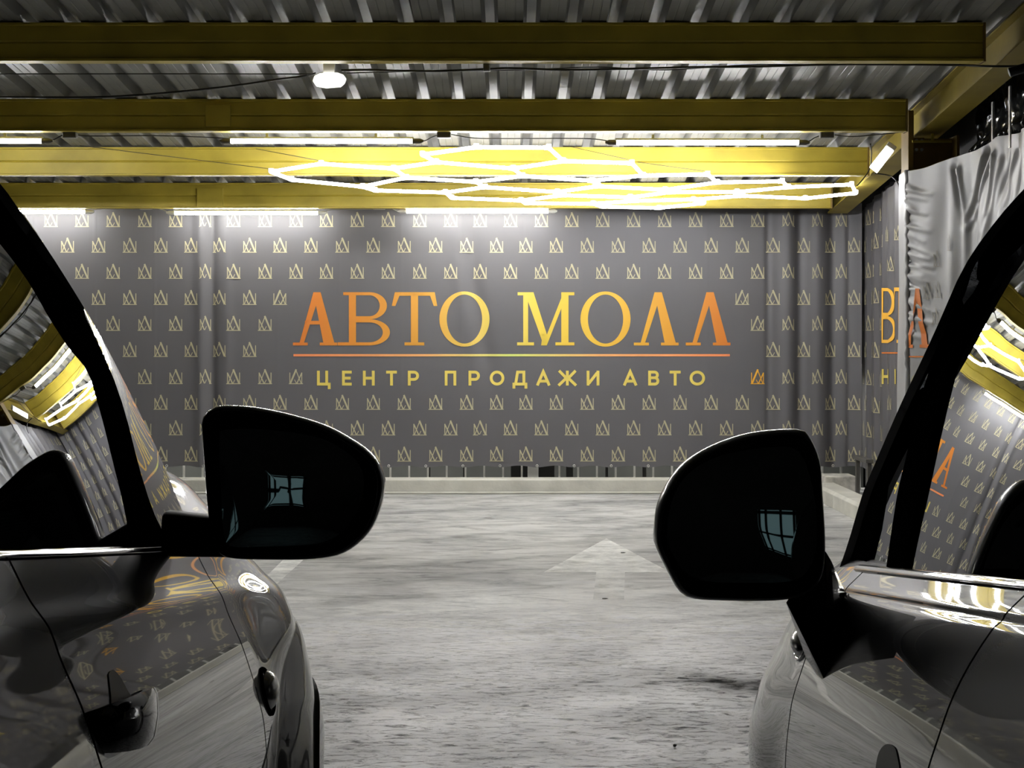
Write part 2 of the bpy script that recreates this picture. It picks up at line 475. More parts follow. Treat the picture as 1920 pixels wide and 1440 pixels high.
def jbox(px0, px1, py0, py1, Y, label, m, grp):
    a = P(px0, py1, Y); b = P(px1, py0, Y)
    t = empty('junction_box', (a + b) / 2); tag(t, label, 'junction box', grp)
    obj('box_body', MB().box((a.x, Y, a.z), (b.x, Y + .05, b.z)), m, t, bevel=.004)
    obj('lid', MB().box((a.x + .004, Y - .006, a.z + .004), (b.x - .004, Y, b.z - .004)), m, t, bevel=.002)
    return t


for px, lab in ((130, 'grey junction box under the second beam, near the left edge'), (832, 'grey junction box under the second beam, above the middle of the sign'), (1551, 'grey junction box under the second beam, near the right column')):
    jbox(px - 13, px + 13, 246.5, 258, YF - .07, lab, M['box_dark'], 'dark junction boxes')
for px, lab in ((273, 'small white junction box under the rear beam, left one'), (711, 'small white junction box under the rear beam, nearer the sign')):
    jbox(px - 12, px + 11, 385, 392.5, YK - .05, lab, M['box_light'], 'white junction boxes')
jbox(906, 919, 119, 133, 9.40, 'small dark cable box hanging under the nearest beam', M['box_dark'], 'cable boxes')


def cable(pts, label, m='cable', r=.006, name='cable', n=6, grp=None, sub=6):
    # smooth curve through the points
    q = [Vector(p) for p in pts]; out = []
    for i in range(len(q) - 1):
        p0 = q[max(0, i - 1)]; p1 = q[i]; p2 = q[i + 1]; p3 = q[min(len(q) - 1, i + 2)]
        for k in range(sub):
            s = k / sub
            out.append(.5 * ((2 * p1) + (p2 - p0) * s + (2 * p0 - 5 * p1 + 4 * p2 - p3) * s * s + (3 * p1 - p0 - 3 * p2 + p3) * s ** 3))
    out.append(q[-1])
    o = obj(name, MB().tube(out, r, n), M[m], smooth=True)
    return tag(o, label, 'cable', grp)


pp = lambda Y, *xy: [P(x, y, Y) for x, y in xy]
cable(pp(9.55, (-200, 139), (200, 138.5), (400, 138.5), (590, 139)), 'thin straight black cable under the nearest beam, left of the floodlight', r=.0036)
cable(pp(9.6, (-200, 180), (0, 182), (180, 182), (300, 175), (420, 163), (520, 149), (575, 142), (592, 137)), 'sagging black cable running left from the small floodlight')
cable(pp(9.56, (640, 132), (690, 131), (760, 133), (830, 133), (905, 130), (960, 128), (1060, 131), (1180, 129), (1300, 126), (1420, 125), (1560, 121), (1700, 121), (1790, 122)) + [P(1850, 124, 9.4), P(1900, 124, 9.4), P(1950, 121, 9.4)], 'thick black cable from the small floodlight to the right girder', r=.0066)
cable(pp(9.62, (650, 137), (780, 134), (906, 132), (1000, 130.5), (1120, 126), (1250, 131), (1400, 122), (1560, 121.5), (1780, 122)), 'thin black cable wound along the thick one', r=.0034)
cable(pp(YF + .02, (86, 263), (100, 262), (112, 256), (120, 252)), 'short cable from the left tube to the left dark junction box', r=.004)
cable(pp(YF + .03, (142, 252), (170, 255), (300, 254.5), (418, 259), (430, 263)), 'cable from the left dark junction box to the middle light tube', r=.0035)
cable(pp(YF + .02, (780, 264), (796, 264), (808, 258), (819, 254)), 'short cable from the middle tube to the middle dark junction box', r=.004)
cable(pp(YF + .03, (846, 252), (890, 259), (960, 260), (1100, 260), (1148, 266)), 'cable from the middle dark junction box to the right light tube', r=.0035)
cable(pp(YF + .02, (1502, 264), (1516, 265), (1528, 258), (1539, 254)), 'short cable from the right tube to the right dark junction box', r=.004)
cable(pp(YF + .05, (1565, 253), (1600, 256), (1650, 252), (1690, 248)), 'cable from the right dark junction box to the column', r=.0035)
cable(pp(YK, (165, 397), (185, 392), (262, 390)), 'white cable from the left back tube to a white junction box', 'white_cable', .004)
cable(pp(YK, (285, 388), (300, 392), (318, 398), (326, 399)), 'white cable from the first white junction box to the next tube', 'white_cable', .004)
cable(pp(YK, (600, 398), (625, 393), (699, 392)), 'white cable along the rear beam to the second white junction box', 'white_cable', .004)
cable(pp(YK, (722, 388), (735, 391), (748, 397), (760, 397)), 'white cable from the second white junction box to the right tube', 'white_cable', .004)

# floodlights
t = empty('floodlight', P(616, 150, 9.66)); tag(t, 'small glowing oval floodlight under the nearest beam, left of centre', 'floodlight')
ring = [(587, 152), (590, 143), (600, 138), (632, 137), (643, 141), (648, 148), (645, 157), (638, 163), (612, 165), (594, 162)]
obj('lens', MB().prism(pp(9.66, *ring), (0, .012, .004)), M['flood'], t, bevel=.004)
r2 = [(617 + (x - 617) * 1.06, 151 + (y - 151) * 1.1) for x, y in ring]
obj('lamp_body', MB().prism(pp(9.675, *r2), (0, .04, .01)), M['box_light'], t, bevel=.005)
mb = MB(); a = P(606, 136, 9.68); b = P(628, 136, 9.70)
mb.box((a.x, 9.675, a.z - .005), (b.x, 9.715, a.z + .055)); obj('bracket', mb, M['box_light'], t)
q = [P(1660, 276, 11.75), P(1674, 286, 11.75), P(1644, 325, 12.1), P(1630, 314, 12.1)]
t = empty('floodlight', sum(q, Vector()) / 4); tag(t, 'slanting oblong floodlight fixed on the right girder', 'floodlight')
nrm = (q[1] - q[0]).cross(q[3] - q[0]).normalized()
if nrm.y < 0: nrm = -nrm
obj('lens', MB().prism(q, nrm * .01), M['flood'], t, bevel=.003)
cq = sum(q, Vector()) / 4
obj('lamp_body', MB().prism([cq + (p - cq) * 1.08 + nrm * .012 for p in q], nrm * .035), M['box_light'], t, bevel=.004)
obj('bracket', MB().tube([cq + nrm * .03, cq + nrm * .05 + Vector((.045, 0, .02))], .012, 6), M['box_light'], t)
cable([P(1632, 270, 12.0), P(1634, 290, 12.2), P(1630, 318, 12.5), P(1612, 343, 12.4), P(1606, 348, 12.4)], 'black lead from the slanting floodlight to the hexagon light', r=.0045)
cable([P(1640, 325, 12.6), P(1670, 330, 12.6), P(1684, 345, 12.4), P(1686, 360, 12.3)], 'looped black lead hanging by the column top', r=.005)

# hexagon ceiling light: fourteen cells of light bars
E3 = [Vector((.4809, .1078)), Vector((.3253, -.2081)), Vector((.075, .258))]
OFF = {'L': (0, 0, 0), 'NL': (0, 1, 0), 'NR': (1, 1, 0), 'R': (1, 1, 1), 'FL': (0, 0, 1), 'FR': (1, 0, 1)}
ROWB = {1: (0, 0, 0), 2: (1, 1, 0), 3: (1, 2, -1)}
MEAS = {(1, 0, 'L'): (508, 322), (1, 0, 'NL'): (602, 307), (1, 0, 'NR'): (738, 316), (1, 0, 'R'): (762, 333), (1, 0, 'FR'): (680, 350), (1, 0, 'FL'): (547, 337), (2, 0, 'NL'): (818, 304), (2, 0, 'NR'): (962, 316), (2, 0, 'R'): (980, 330), (2, 0, 'FR'): (892, 341), (3, 0, 'L'): (792, 290), (3, 0, 'NL'): (893, 276), (3, 0, 'NR'): (1029, 277), (3, 0, 'R'): (1056, 302), (3, 1, 'NR'): (1185, 306), (3, 1, 'R'): (1206, 329), (3, 1, 'FR'): (1110, 339), (3, 2, 'NR'): (1327, 327), (3, 2, 'R'): (1345, 342), (3, 2, 'FR'): (1247, 356), (3, 3, 'NR'): (1467, 340), (3, 3, 'R'): (1478, 351), (3, 3, 'FR'): (1382, 360), (3, 4, 'NR'): (1597, 346), (3, 4, 'R'): (1605, 362), (3, 4, 'FR'): (1510, 372), (2, 1, 'R'): (1122, 349), (2, 1, 'FR'): (1045, 360), (2, 1, 'FL'): (910, 351), (2, 2, 'R'): (1260, 360), (2, 2, 'FR'): (1182, 370), (2, 2, 'FL'): (1055, 366), (2, 3, 'R'): (1392, 367), (2, 3, 'FR'): (1300, 374), (1, 1, 'FR'): (835, 361), (1, 1, 'FL'): (703, 357), (1, 2, 'FR'): (977, 376), (1, 2, 'FL'): (847, 371), (1, 3, 'FR'): (1112, 382), (1, 3, 'FL'): (985, 381), (1, 4, 'R'): (1320, 381), (1, 4, 'FL'): (1128, 387.5), (1, 4, 'FR'): (1236, 390)}


def lat(j, i, v):
    b = ROWB[j]; o_ = OFF[v]
    return (b[0] + o_[0] + i, b[1] + o_[1], b[2] + o_[2] + i)


MEASL = {lat(*k): v for k, v in MEAS.items()}
cells = [(1, i) for i in range(5)] + [(2, i) for i in range(4)] + [(3, i) for i in range(5)]
VERT = {}; EDGES = set(); CAMO = Vector((0, 0, CAMZ))
for j, i in cells:
    order = ['L', 'NL', 'NR', 'R', 'FR', 'FL']
    ks = [lat(j, i, v) for v in order]
    for a in range(6):
        k = ks[a]
        if k not in VERT:
            xy = Vector((-1.6173, 11.6406)) + E3[0] * k[0] + E3[1] * k[1] + E3[2] * k[2]
            x, y = xy.x - .2, xy.y - 12
            z = 2.39 + .0032 * x - .088 * y + .0084 * x * x + .0037 * x * y + .0386 * y * y
            p = Vector((xy.x, xy.y, z))
            p = CAMO + (p - CAMO) * 1.045
            if k in MEASL: p = P(*MEASL[k], xy.y * 1.045)
            VERT[k] = p
        EDGES.add(tuple(sorted((k, ks[(a + 1) % 6]))))
hexl = empty('hexagon_light', (0.2, 12.2, 2.39)); tag(hexl, 'white honeycomb ceiling light of fourteen hexagons hanging before the banner', 'ceiling light')
for a, b in sorted(EDGES):
    pa, pb = VERT[a], VERT[b]; d = (pb - pa).normalized()
    obj('light_bar', MB().tube([pa + d * .012, pb - d * .012], .0125, 10), M['hex'], hexl, smooth=True, sharp=50)
for k, p in VERT.items():
    nb = [(VERT[b if a == k else a] - p).normalized() for a, b in EDGES if k in (a, b)]
    mb = MB()
    for d in nb: mb.tube([p, p + d * .03], .0165, 8)
    mb.tube([p - Vector((0, 0, .004)), p + Vector((0, 0, .024))], .018, 8)
    obj('connector', mb, M['hex'] if False else M['hexcap'], hexl, smooth=True, sharp=40)
for k, top in (((0, 0, 0), (150, 273)), ((0, 1, 0), (480, 279)), (lat(3, 1, 'NR'), (1070, 275)), (lat(3, 2, 'NR'), (1196, 304))):
    p = VERT[k]; q = P(top[0], top[1], 12.66)
    o = obj('suspension_wire', MB().tube([p + Vector((0, 0, .02)), q], .0022, 5), M['cable'], hexl)

# ------------------------------------------------------------------ glyphs and logos
def arc(cx, cy, rx, ry, a0, a1, n=24):
    return [(cx + rx * math.cos(math.radians(a0 + (a1 - a0) * k / n)), cy - ry * math.sin(math.radians(a0 + (a1 - a0) * k / n))) for k in range(n + 1)]


def band(outer, inner):
    return [[outer[k], outer[k + 1], inner[k + 1], inner[k]] for k in range(len(outer) - 1)]


def R(x0, y0, x1, y1): return [[(x0, y0), (x1, y0), (x1, y1), (x0, y1)]]


def stroke(pts, w):
    """Polyline with mitred joints as quads."""
    L_, R_ = [], []
    for i, p in enumerate(pts):
        a = Vector(pts[max(0, i - 1)]); b = Vector(pts[min(len(pts) - 1, i + 1)]); c = Vector(p)
        d1 = (c - a).normalized() if i > 0 else (b - c).normalized(); d2 = (b - c).normalized() if i < len(pts) - 1 else d1
        n1 = Vector((-d1.y, d1.x)); n2 = Vector((-d2.y, d2.x)); n = (n1 + n2).normalized(); k = w / 2 / max(.4, n.dot(n1))
        L_.append(tuple(c + n * k)); R_.append(tuple(c - n * k))
    return [[L_[i], L_[i + 1], R_[i + 1], R_[i]] for i in range(len(pts) - 1)]


T_, B_ = 100, 308


def g_A(x, w=172, bar=True):      # serif А or Λ from left foot x
    s = w / 172; X = lambda v: x + v * s
    q = [[(X(80), T_), (X(108), T_), (X(162), B_ - 10), (X(119), B_ - 10)],
         [(X(80), T_), (X(96), T_ + 34), (X(43), B_ - 10), (X(26), B_ - 10)]]
    q += R(X(0), B_ - 11, X(58), B_) + R(X(105), B_ - 11, X(173), B_)
    if bar: q += R(X(47), 212, X(128), 226)
    return q


def g_V(x): 
    q = R(x + 22, T_, x + 50, B_) + R(x, T_, x + 52, T_ + 12) + R(x - 22, B_ - 12, x + 52, B_)
    for cy, ry, rx, cx in ((153, 53, 68, x + 103), (257, 51, 80, x + 103)):
        q += R(x + 48, cy - ry, cx + 1, cy - ry + 12) + R(x + 48, cy + ry - 12, cx + 1, cy + ry)
        q += band(arc(cx, cy, rx, ry, 90, -90), arc(cx, cy, rx - 28, ry - 12, 90, -90))
    return q


def g_T(x):
    q = R(x + 75, T_, x + 103, B_) + R(x + 50, B_ - 12, x + 127, B_) + R(x + 12, T_, x + 168, T_ + 14)
    q += [[(x + 12, T_), (x + 30, T_ + 14), (x + 14, T_ + 54), (x, T_ + 54)], [(x + 168, T_), (x + 150, T_ + 14), (x + 164, T_ + 54), (x + 178, T_ + 54)]]
    return q


def g_O(x):
    return band(arc(x + 97, 205, 98, 108, 0, 360, 48), arc(x + 97, 205, 69, 96, 0, 360, 48))


def g_M(x):
    q = R(x + 24, T_, x + 43, B_) + R(x, B_ - 12, x + 66, B_) + R(x + 2, T_, x + 50, T_ + 12)
    q += [[(x + 30, T_), (x + 64, T_), (x + 118, 270), (x + 104, B_)], [(x + 104, B_), (x + 94, B_), (x + 100, 262), (x + 112, 262)],
          [(x + 182, T_), (x + 198, T_), (x + 116, B_), (x + 100, B_)]]
    q += R(x + 173, T_, x + 201, B_) + R(x + 150, B_ - 12, x + 224, B_) + R(x + 182, T_, x + 224, T_ + 12)
    return q


HEAD = g_A(103, 172) + g_V(300) + g_T(490) + g_O(677) + g_M(980) + g_O(1229) + g_A(1437, 174, False) + g_A(1640, 173, False)

st, sb, SW = 407, 465, 11


def sub_glyph(ch, x0, x1):
    m_ = (st + sb) / 2; h = SW / 2; l, r, t_, b_ = x0 + h, x1 - h, st + h, sb - h
    S = lambda *p: stroke(list(p), SW)
    if ch == 'Ц': r2 = x1 - 15; return S((l, st), (l, b_), (x1, b_)) + S((r2, st), (r2, sb)) + S((x1 - 5, b_ - 4), (x1 - 5, sb + 14))
    if ch == 'Е': return S((x1, t_), (l, t_), (l, b_), (x1, b_)) + S((l, m_), (x1 - 4, m_))
    if ch == 'Н': return S((l, st), (l, sb)) + S((r, st), (r, sb)) + S((l, m_), (r, m_))
    if ch == 'Т': return S((x0, t_), (x1, t_)) + S(((x0 + x1) / 2, st), ((x0 + x1) / 2, sb))
    if ch in 'РВ':
        q = S((l, st), (l, sb))
        mm = m_ + (5 if ch == 'Р' else -1); ry = (mm - t_) / 2; cx = x1 - ry - 6
        q += S((l, t_), (cx, t_)) + S((l, mm), (cx, mm)) + band(arc(cx, t_ + ry, ry + h, ry + h, 90, -90, 14), arc(cx, t_ + ry, ry - h, ry - h, 90, -90, 14))
        if ch == 'В':
            ry = (b_ - mm) / 2; cx = x1 - ry - 4
            q += S((l, b_), (cx, b_)) + band(arc(cx, mm + ry, ry + h, ry + h, 90, -90, 14), arc(cx, mm + ry, ry - h, ry - h, 90, -90, 14))
        return q
    if ch == 'П': return S((l, sb), (l, t_), (r, t_), (r, sb))
    if ch == 'О':
        rx, ry = (x1 - x0) / 2, (sb - st) / 2; c = (x0 + x1) / 2
        return band(arc(c, m_, rx, ry, 0, 360, 32), arc(c, m_, rx - SW, ry - SW, 0, 360, 32))
    if ch == 'Д': return S((x0 + 12, b_), (x0 + 20, t_), (r - 8, t_), (r - 8, b_)) + S((l, sb + 12), (l, b_), (r, b_), (r, sb + 12))
    if ch == 'А': c = (x0 + x1) / 2; return S((x0 + 4, sb), (c, st + 4), (x1 - 4, sb)) + S((x0 + 14, sb - 17), (x1 - 14, sb - 17))
    if ch == 'Ж':
        c = (x0 + x1) / 2
        return S((c, st), (c, sb)) + S((x0 + 4, st), (c - 4, m_), (x0 + 2, sb)) + S((x1 - 4, st), (c + 4, m_), (x1 - 2, sb))
    if ch == 'И': return S((l, st), (l, sb)) + S((r, st), (r, sb)) + S((l + 3, sb - 8), (r - 3, st + 8))


SUBT = []
for ch, a, b in (('Ц', 197, 250), ('Е', 295, 333), ('Н', 377, 423), ('Т', 468, 510), ('Р', 553, 597), ('П', 697, 742), ('Р', 790, 835), ('О', 873, 930), ('Д', 962, 1020), ('А', 1055, 1110), ('Ж', 1140, 1213), ('И', 1252, 1302), ('А', 1395, 1450), ('В', 1493, 1535), ('Т', 1577, 1620), ('О', 1655, 1715)):
    SUBT += sub_glyph(ch, a, b)
cp = lambda x, y: (500 + x / 2.087, 500 + y / 2.087)      # drawing units of the lettering -> photo pixels


def logo_quads(flip=False):
    q = []
    q += stroke([(-.5, .02), (.5, .02)], .055)
    q += stroke([(-.37, .03), (0, .95)], .06) + stroke([(-.02, 1.0), (.40, .03)], .12)
    q += stroke([(-.41, .05), (-.41, .78)], .06) + stroke([(.43, .05), (.43, .78)], .06)
    q += stroke([(-.42, .77), (-.07, .05)], .08) + stroke([(.10, .30), (-.03, .05)], .05)
    if flip: q = [[(-x, y) for x, y in p] for p in q]
    return q


LOGO, LOGOF = logo_quads(), logo_quads(True)


def subdiv(quads, maxw):
    """Cut quads across so that each piece follows the cloth."""
    out = []
    for q in quads:
        n = max(1, int(max(abs(q[1][0] - q[0][0]), abs(q[2][0] - q[3][0])) / maxw + .99))
        m_ = max(1, int(max(abs(q[3][0] - q[0][0]), abs(q[2][0] - q[1][0])) / maxw + .99))
        for i in range(n):
            for j in range(m_):
                def at(u, v):
                    a = (q[0][0] + (q[1][0] - q[0][0]) * u, q[0][1] + (q[1][1] - q[0][1]) * u)
                    b = (q[3][0] + (q[2][0] - q[3][0]) * u, q[3][1] + (q[2][1] - q[3][1]) * u)
                    return (a[0] + (b[0] - a[0]) * v, a[1] + (b[1] - a[1]) * v)
                out.append([at(i / n, j / m_), at((i + 1) / n, j / m_), at((i + 1) / n, (j + 1) / m_), at(i / n, (j + 1) / m_)])
    return out


gs = lambda x, w: math.exp(-(x / w) ** 2)

# ------------------------------------------------------------------ back banner
YN = 14.68
K = YN / F
seams = [-3.2, -2.6 - .0, 520, 637, 752, 866, 981, 1090, 1207, 1325, 1441]
SEAMX = [(p - CX) * K for p in (-60, 60, 178, 290, 520, 637, 752, 866, 981, 1090, 1207, 1325, 1441)]


def dban(x, z):
    px = x / K + CX
    d = .008 * math.sin(1.9 * x + .6) + .006 * math.sin(4.3 * x + 1.3 + .5 * z)
    d += -.028 * gs(px - 376, 10) + .030 * gs(px - 398, 8) - .016 * gs(px - 424, 12)
    fx = 884 + 34 * max(0., min(1., (1.9 - z) / .9)) + 10 * max(0., 1.3 - z)
    d += (.024 * gs(px - fx, 16) - .012 * gs(px - fx + 26, 16)) * (.35 + .65 * gs(z - 1.65, .7))
    d += .014 * gs(px - 1440, 5) - .028 * gs(px - 1478, 15) + .030 * gs(px - 1499, 9)
    d += -.024 * gs(px - 1535, 14) + .030 * gs(px - 1561, 9) - .02 * gs(px - 1585, 10)
    for s in SEAMX: d += -.0025 * gs(x - s, .006)
    if px > 1590: d -= (px - 1590) * .0045
    d += -.02 * gs(px - 640 - 40 * (2.2 - z), 40) * gs(z - 1.9, .3) * .4
    return d


ZB0, ZT0 = .213, 2.47


def zbot(x): return ZB0 + .008 * math.cos(2 * math.pi * (x - (1007 - CX) * K) / (69.5 * K)) * -1


def ban(u, v):
    x = -6.2 + (2.99 + 6.2) * u
    z0 = zbot(x); z = z0 + (ZT0 - z0) * v
    return (x, YN + dban(x, z), z)


banner = empty('sign_banner', (0, YN, ZB0)); tag(banner, 'large grey banner on the back wall with gold car-centre lettering and repeated logos', 'banner')
obj('hanging_cloth', MB().grid(ban, 700, 40), M['banner'], banner, smooth=True)


def put(quads, conv, off=.004):
    mb = MB()
    for q in quads:
        pts = [conv(*p) for p in q]
        mb.add([(x, YN + dban(x, z) - off, z) for x, z in pts], [(0, 1, 2, 3)])
    return mb


def pxz(px, py): return ((px - CX) * K, CAMZ + (HY - py) * K)


OR, AM, YE = (.56, .16, .02), (.60, .29, .03), (.86, .66, .06)
xa, xb = pxz(550, 0)[0], pxz(1370, 0)[0]
M['head'] = gradient_print('gold_gradient_print', xa, xb, [(0., OR), (.1, (.58, .20, .02)), (.3, AM), (.47, (.64, .52, .11)), (.58, (.66, .48, .05)), (.78, (.64, .35, .03)), (.9, (.60, .25, .02)), (1., OR)])
M['line'] = gradient_print('line_gradient_print', xa, xb, [(0., (.75, .22, .08)), (.3, (.75, .35, .12)), (.5, (.55, .62, .15)), (.7, (.75, .35, .12)), (1., (.75, .22, .08))])
M['edge'] = simple('red_letter_edge', (.28, .05, .015), .5)
hq = [[cp(*p) for p in q] for q in HEAD]
obj('headline_lettering', put(subdiv(hq, 6), pxz), M['head'], banner, recalc=False)
obj('headline_underline', put(subdiv([[cp(*p) for p in q] for q in R(105, 342, 1812, 351)], 6), pxz), M['line'], banner, recalc=False)
obj('subtitle_lettering', put(subdiv([[cp(*p) for p in q] for q in SUBT], 6), pxz), M['subtitle'], banner, recalc=False)
A_ = [127, 185, 243, 301, 358, 411, 468, 525, 583, 642, 700, 758, 817, 875, 931, 986, 1043, 1101, 1159, 1217, 1275, 1333, 1391, 1449, 1507, 1557, 1599]
B2 = [154, 212, 271, 329, 385, 438, 497, 555, 612, 670, 728, 787, 845, 900, 957, 1015, 1072, 1130, 1188, 1246, 1304, 1362, 1420, 1477, 1532, 1577]
A_ = [127 - 58 * k for k in range(7, 0, -1)] + A_; B2 = [154 - 58 * k for k in range(7, 0, -1)] + B2
LQ = []; LO = []
for r, (y, cols, lo, hi) in enumerate(((425.5, B2, 9999, 9999), (473.5, A_, 9999, 9999), (522.5, B2, 9999, 9999), (571.5, A_, 530, 1385), (620, B2, 500, 1412), (669, A_, 470, 1445), (720, B2, 558, 1363), (768, A_, 9999, 9999), (816, B2, 9999, 9999), (865, A_, 9999, 9999))):
    for c in cols:
        if lo < c < hi: continue
        w = 26.5
        if c in (385, 1532, 1577, 1557, 1599): w = 21
        if 1470 < c < 1515: w = 24
        flip = (y, c) in ((571.5, 525), (571.5, 1391), (620, 1420), (720, 555), (720, 1362), (720, 1420))
        q = [[(c + x * w, y - yy * 27.5) for x, yy in p] for p in (LOGOF if flip else LOGO)]
        (LO if (y, c) == (720, 1420) else LQ).extend(q)
obj('logo_pattern', put(LQ, pxz, .0035), M['logo'], banner, recalc=False)
obj('orange_logo', put(LO, pxz, .0035), M['logo_orange'], banner, recalc=False)
gx = [1007 + 69.5 * k for k in range(-14, 9)]
for g in gx:
    x, _ = pxz(g, 0)
    if x > 2.95: continue
    z = zbot(x) + .014
    y = YN + dban(x, z) - .004
    rg = []
    for r_, dy in ((.006, 0), (.009, -.003), (.012, 0)):
        rg.append([(x + r_ * math.cos(2 * math.pi * k / 10), y + dy, z + r_ * math.sin(2 * math.pi * k / 10)) for k in range(10)])
    obj('grommet', MB().rings(rg, False, False), M['ring'], banner, smooth=True)

# railing seen under the banner
rl = empty('bar_railing', (0, 14.85, 0)); tag(rl, 'railing of pale upright bars in the gap under the back banner', 'railing')
obj('backing_panel', MB().box((-6.5, 15.06, 0), (3.1, 15.08, 1.1)), M['panel'], rl)
for z in (.30, 1.05): obj('rail', MB().box((-6.5, 14.84, z), (3.1, 14.87, z + .04)), M['rail'], rl)
K2 = 14.83 / F
for k in range(-22, 20):
    px = 1084 + 35.2 * k
    if abs(px - 1000) < 20 or px < 300 or px > 1640: continue
    x = (px - CX) * K2
    obj('bar', MB().box((x - .008, 14.82, 0), (x + .008, 14.84, 1.1)), M['rail'], rl)
for px0, px1 in ((958, 989), (1010, 1040), (705, 712), (800, 806), (868, 874), (1062, 1075), (1136, 1141), (1206, 1213), (1275, 1282)):
    obj('dark_slot', MB().box(((px0 - CX) * K2, 14.9, 0), ((px1 - CX) * K2, 14.93, .9)), M['dark'], rl)
x = (999.5 - CX) * K2
obj('post', MB().box((x - .046, 14.80, 0), (x + .046, 14.86, 1.1)), M['box_light'], rl, bevel=.004)

# unseen area light added behind the banner to brighten the railing gap
ld = bpy.data.lights.new('gap_fill_light', 'AREA'); ld.shape = 'RECTANGLE'; ld.size = 8.5; ld.size_y = .12; ld.energy = 130; ld.color = (1, .98, .93)
lo_ = bpy.data.objects.new('gap_fill_light', ld); C.objects.link(lo_); lo_.location = (-1.5, 14.95, 1.0)

# concrete block and dark rail in the right corner
a = P(1541, 918, 14.25); b = P(1600, 892, 14.25)
mb = MB().box((a.x, 14.12, 0.0), (b.x, 14.42, .175))
tag(obj('concrete_block', mb, M['block'], bevel=.012), 'stained white concrete block in the right back corner behind the curb', 'block')
t = empty('guard_rail', (2.86, 13.4, 0)); tag(t, 'low dark metal rail beside the right side banner', 'rail')
mb = MB().box((2.80, 13.5, .325), (2.86, 14.05, .355)); obj('rail_bar', mb, M['box_dark'], t, bevel=.004)
for y in (13.55, 14.0): obj('post', MB().box((2.82, y - .02, 0), (2.85, y + .02, .325)), M['box_dark'], t)

# ------------------------------------------------------------------ right side cloths
# each is a ruled strip along a plan path; s = metres along it
def strip(path, zt, zb_, disp, ns, nz, name, m, label, root=None):
    L_ = [0]
    for a, b in zip(path, path[1:]): L_.append(L_[-1] + (Vector(b) - Vector(a)).length)

    def at(s, off=0.):
        for i in range(len(path) - 1):
            if s <= L_[i + 1] or i == len(path) - 2:
                a, b = Vector(path[i]), Vector(path[i + 1]); f = (s - L_[i]) / (L_[i + 1] - L_[i]); d = (b - a).normalized()
                # soften corners by blending directions
                n = Vector((d.y, -d.x))
                return a + (b - a) * f + n * off, n
    def fn(u, v):
        s = L_[-1] * u; top = zt(s); z = zb_(s) + (top - zb_(s)) * v
        p, n = at(s, 0); q = p + n * disp(s, z)
        return (q.x, q.y, z)
    return fn, at, L_[-1]


def decal(at, disp, quads, off=.005):
    mb = MB()
    for q in quads:
        pts = []
        for s, z in q:
            p, n = at(s); w = p + n * (disp(s, z) + off); pts.append((w.x, w.y, z))
        mb.add(pts, [(0, 1, 2, 3)])
    return mb


# far part of the side banner (corner towards the column); n points to -X for a path with rising... path runs from far to near
def d_far(s, z): return min(1., s * 1.6) * (.014 * math.sin(s * 31) + .012 * math.sin(s * 13 + 1) + .006 * math.sin(s * 47 + z))


path = [(3.035, 14.795), (3.018, 14.5), (2.985, 13.2)]
fn, at, Ls = strip(path, lambda s: 2.42 + SL * s, lambda s: .20, lambda s, z: -d_far(s, z), 90, 24, '', None, '')
# direction of the normal: d=(0,-1) -> n=(-1, 0)
side = empty('side_banner', (2.985, 14, .2)); tag(side, 'far part of the right side banner, logos squeezed by perspective, beside the back corner', 'banner')
obj('hanging_cloth', MB().grid(fn, 90, 24), M['banner'], side, smooth=True)
q_ = []
for r in range(10):
    zc_ = CAMZ + (HY - (425.5, 473.5, 522.5, 571.5, 620, 669, 720, 768, 816, 865)[r]) * K
    for k in range(6):
        s = .12 + .2656 * k + (.13 if r % 2 else 0)
        if s > 1.35: continue
        q_ += [[(s + x * .121, zc_ + yy * .126) for x, yy in p] for p in LOGO]
obj('logo_pattern', decal(at, lambda s, z: -d_far(s, z), subdiv(q_, .05)), M['logo'], side, recalc=False)

# panel with the clipped letters between the corner and the column
def d_mid(s, z): return .006 * math.sin(s * 21 + 1.2 * z) + .008 * gs(s - .55, .04) + .012 * gs(s - .85, .05) * gs(z - 2.3, .4)


path = [(2.925, 13.46), (2.90, 12.62), (2.72, 11.6)]
fn, at, Ls = strip(path, lambda s: 2.465 + .05 * s, lambda s: .2, d_mid, 60, 40, '', None, '')
mid = empty('letter_banner', (2.9, 13, .2)); tag(mid, 'narrow side banner strip with clipped orange letters, left of the wrapped column', 'banner')
obj('hanging_cloth', MB().grid(fn, 80, 40), M['banner'], mid, smooth=True)


def side_px(path0):
    """photo pixel -> (s, z) on the plan path"""
    def conv(px, py):
        r = (px - CX) / F; s0 = 0
        best = None
        for a, b in zip(path0, path0[1:]):
            a, b = Vector(a), Vector(b); d = b - a
            den = d.x - r * d.y
            if abs(den) > 1e-9:
                f = (r * a.y - a.x) / den
                if best is None or (0 <= f): best = (s0 + f * d.length, a.y + f * d.y)
                if 0 <= f <= 1: break
            s0 += d.length
        s, Y = best
        return (s, CAMZ + (HY - py) * Y / F)
    return conv


cv = side_px(path)


def mapq(quads, x0, x1, X0, X1, y0, y1, Y0_, Y1_):
    return [[(X0 + (x - x0) / (x1 - x0) * (X1 - X0), Y0_ + (y - y0) / (y1 - y0) * (Y1_ - Y0_)) for x, y in q] for q in quads]


def clipx(quads, xmin):
    return [[(max(xmin, x), y) for x, y in q] for q in quads]


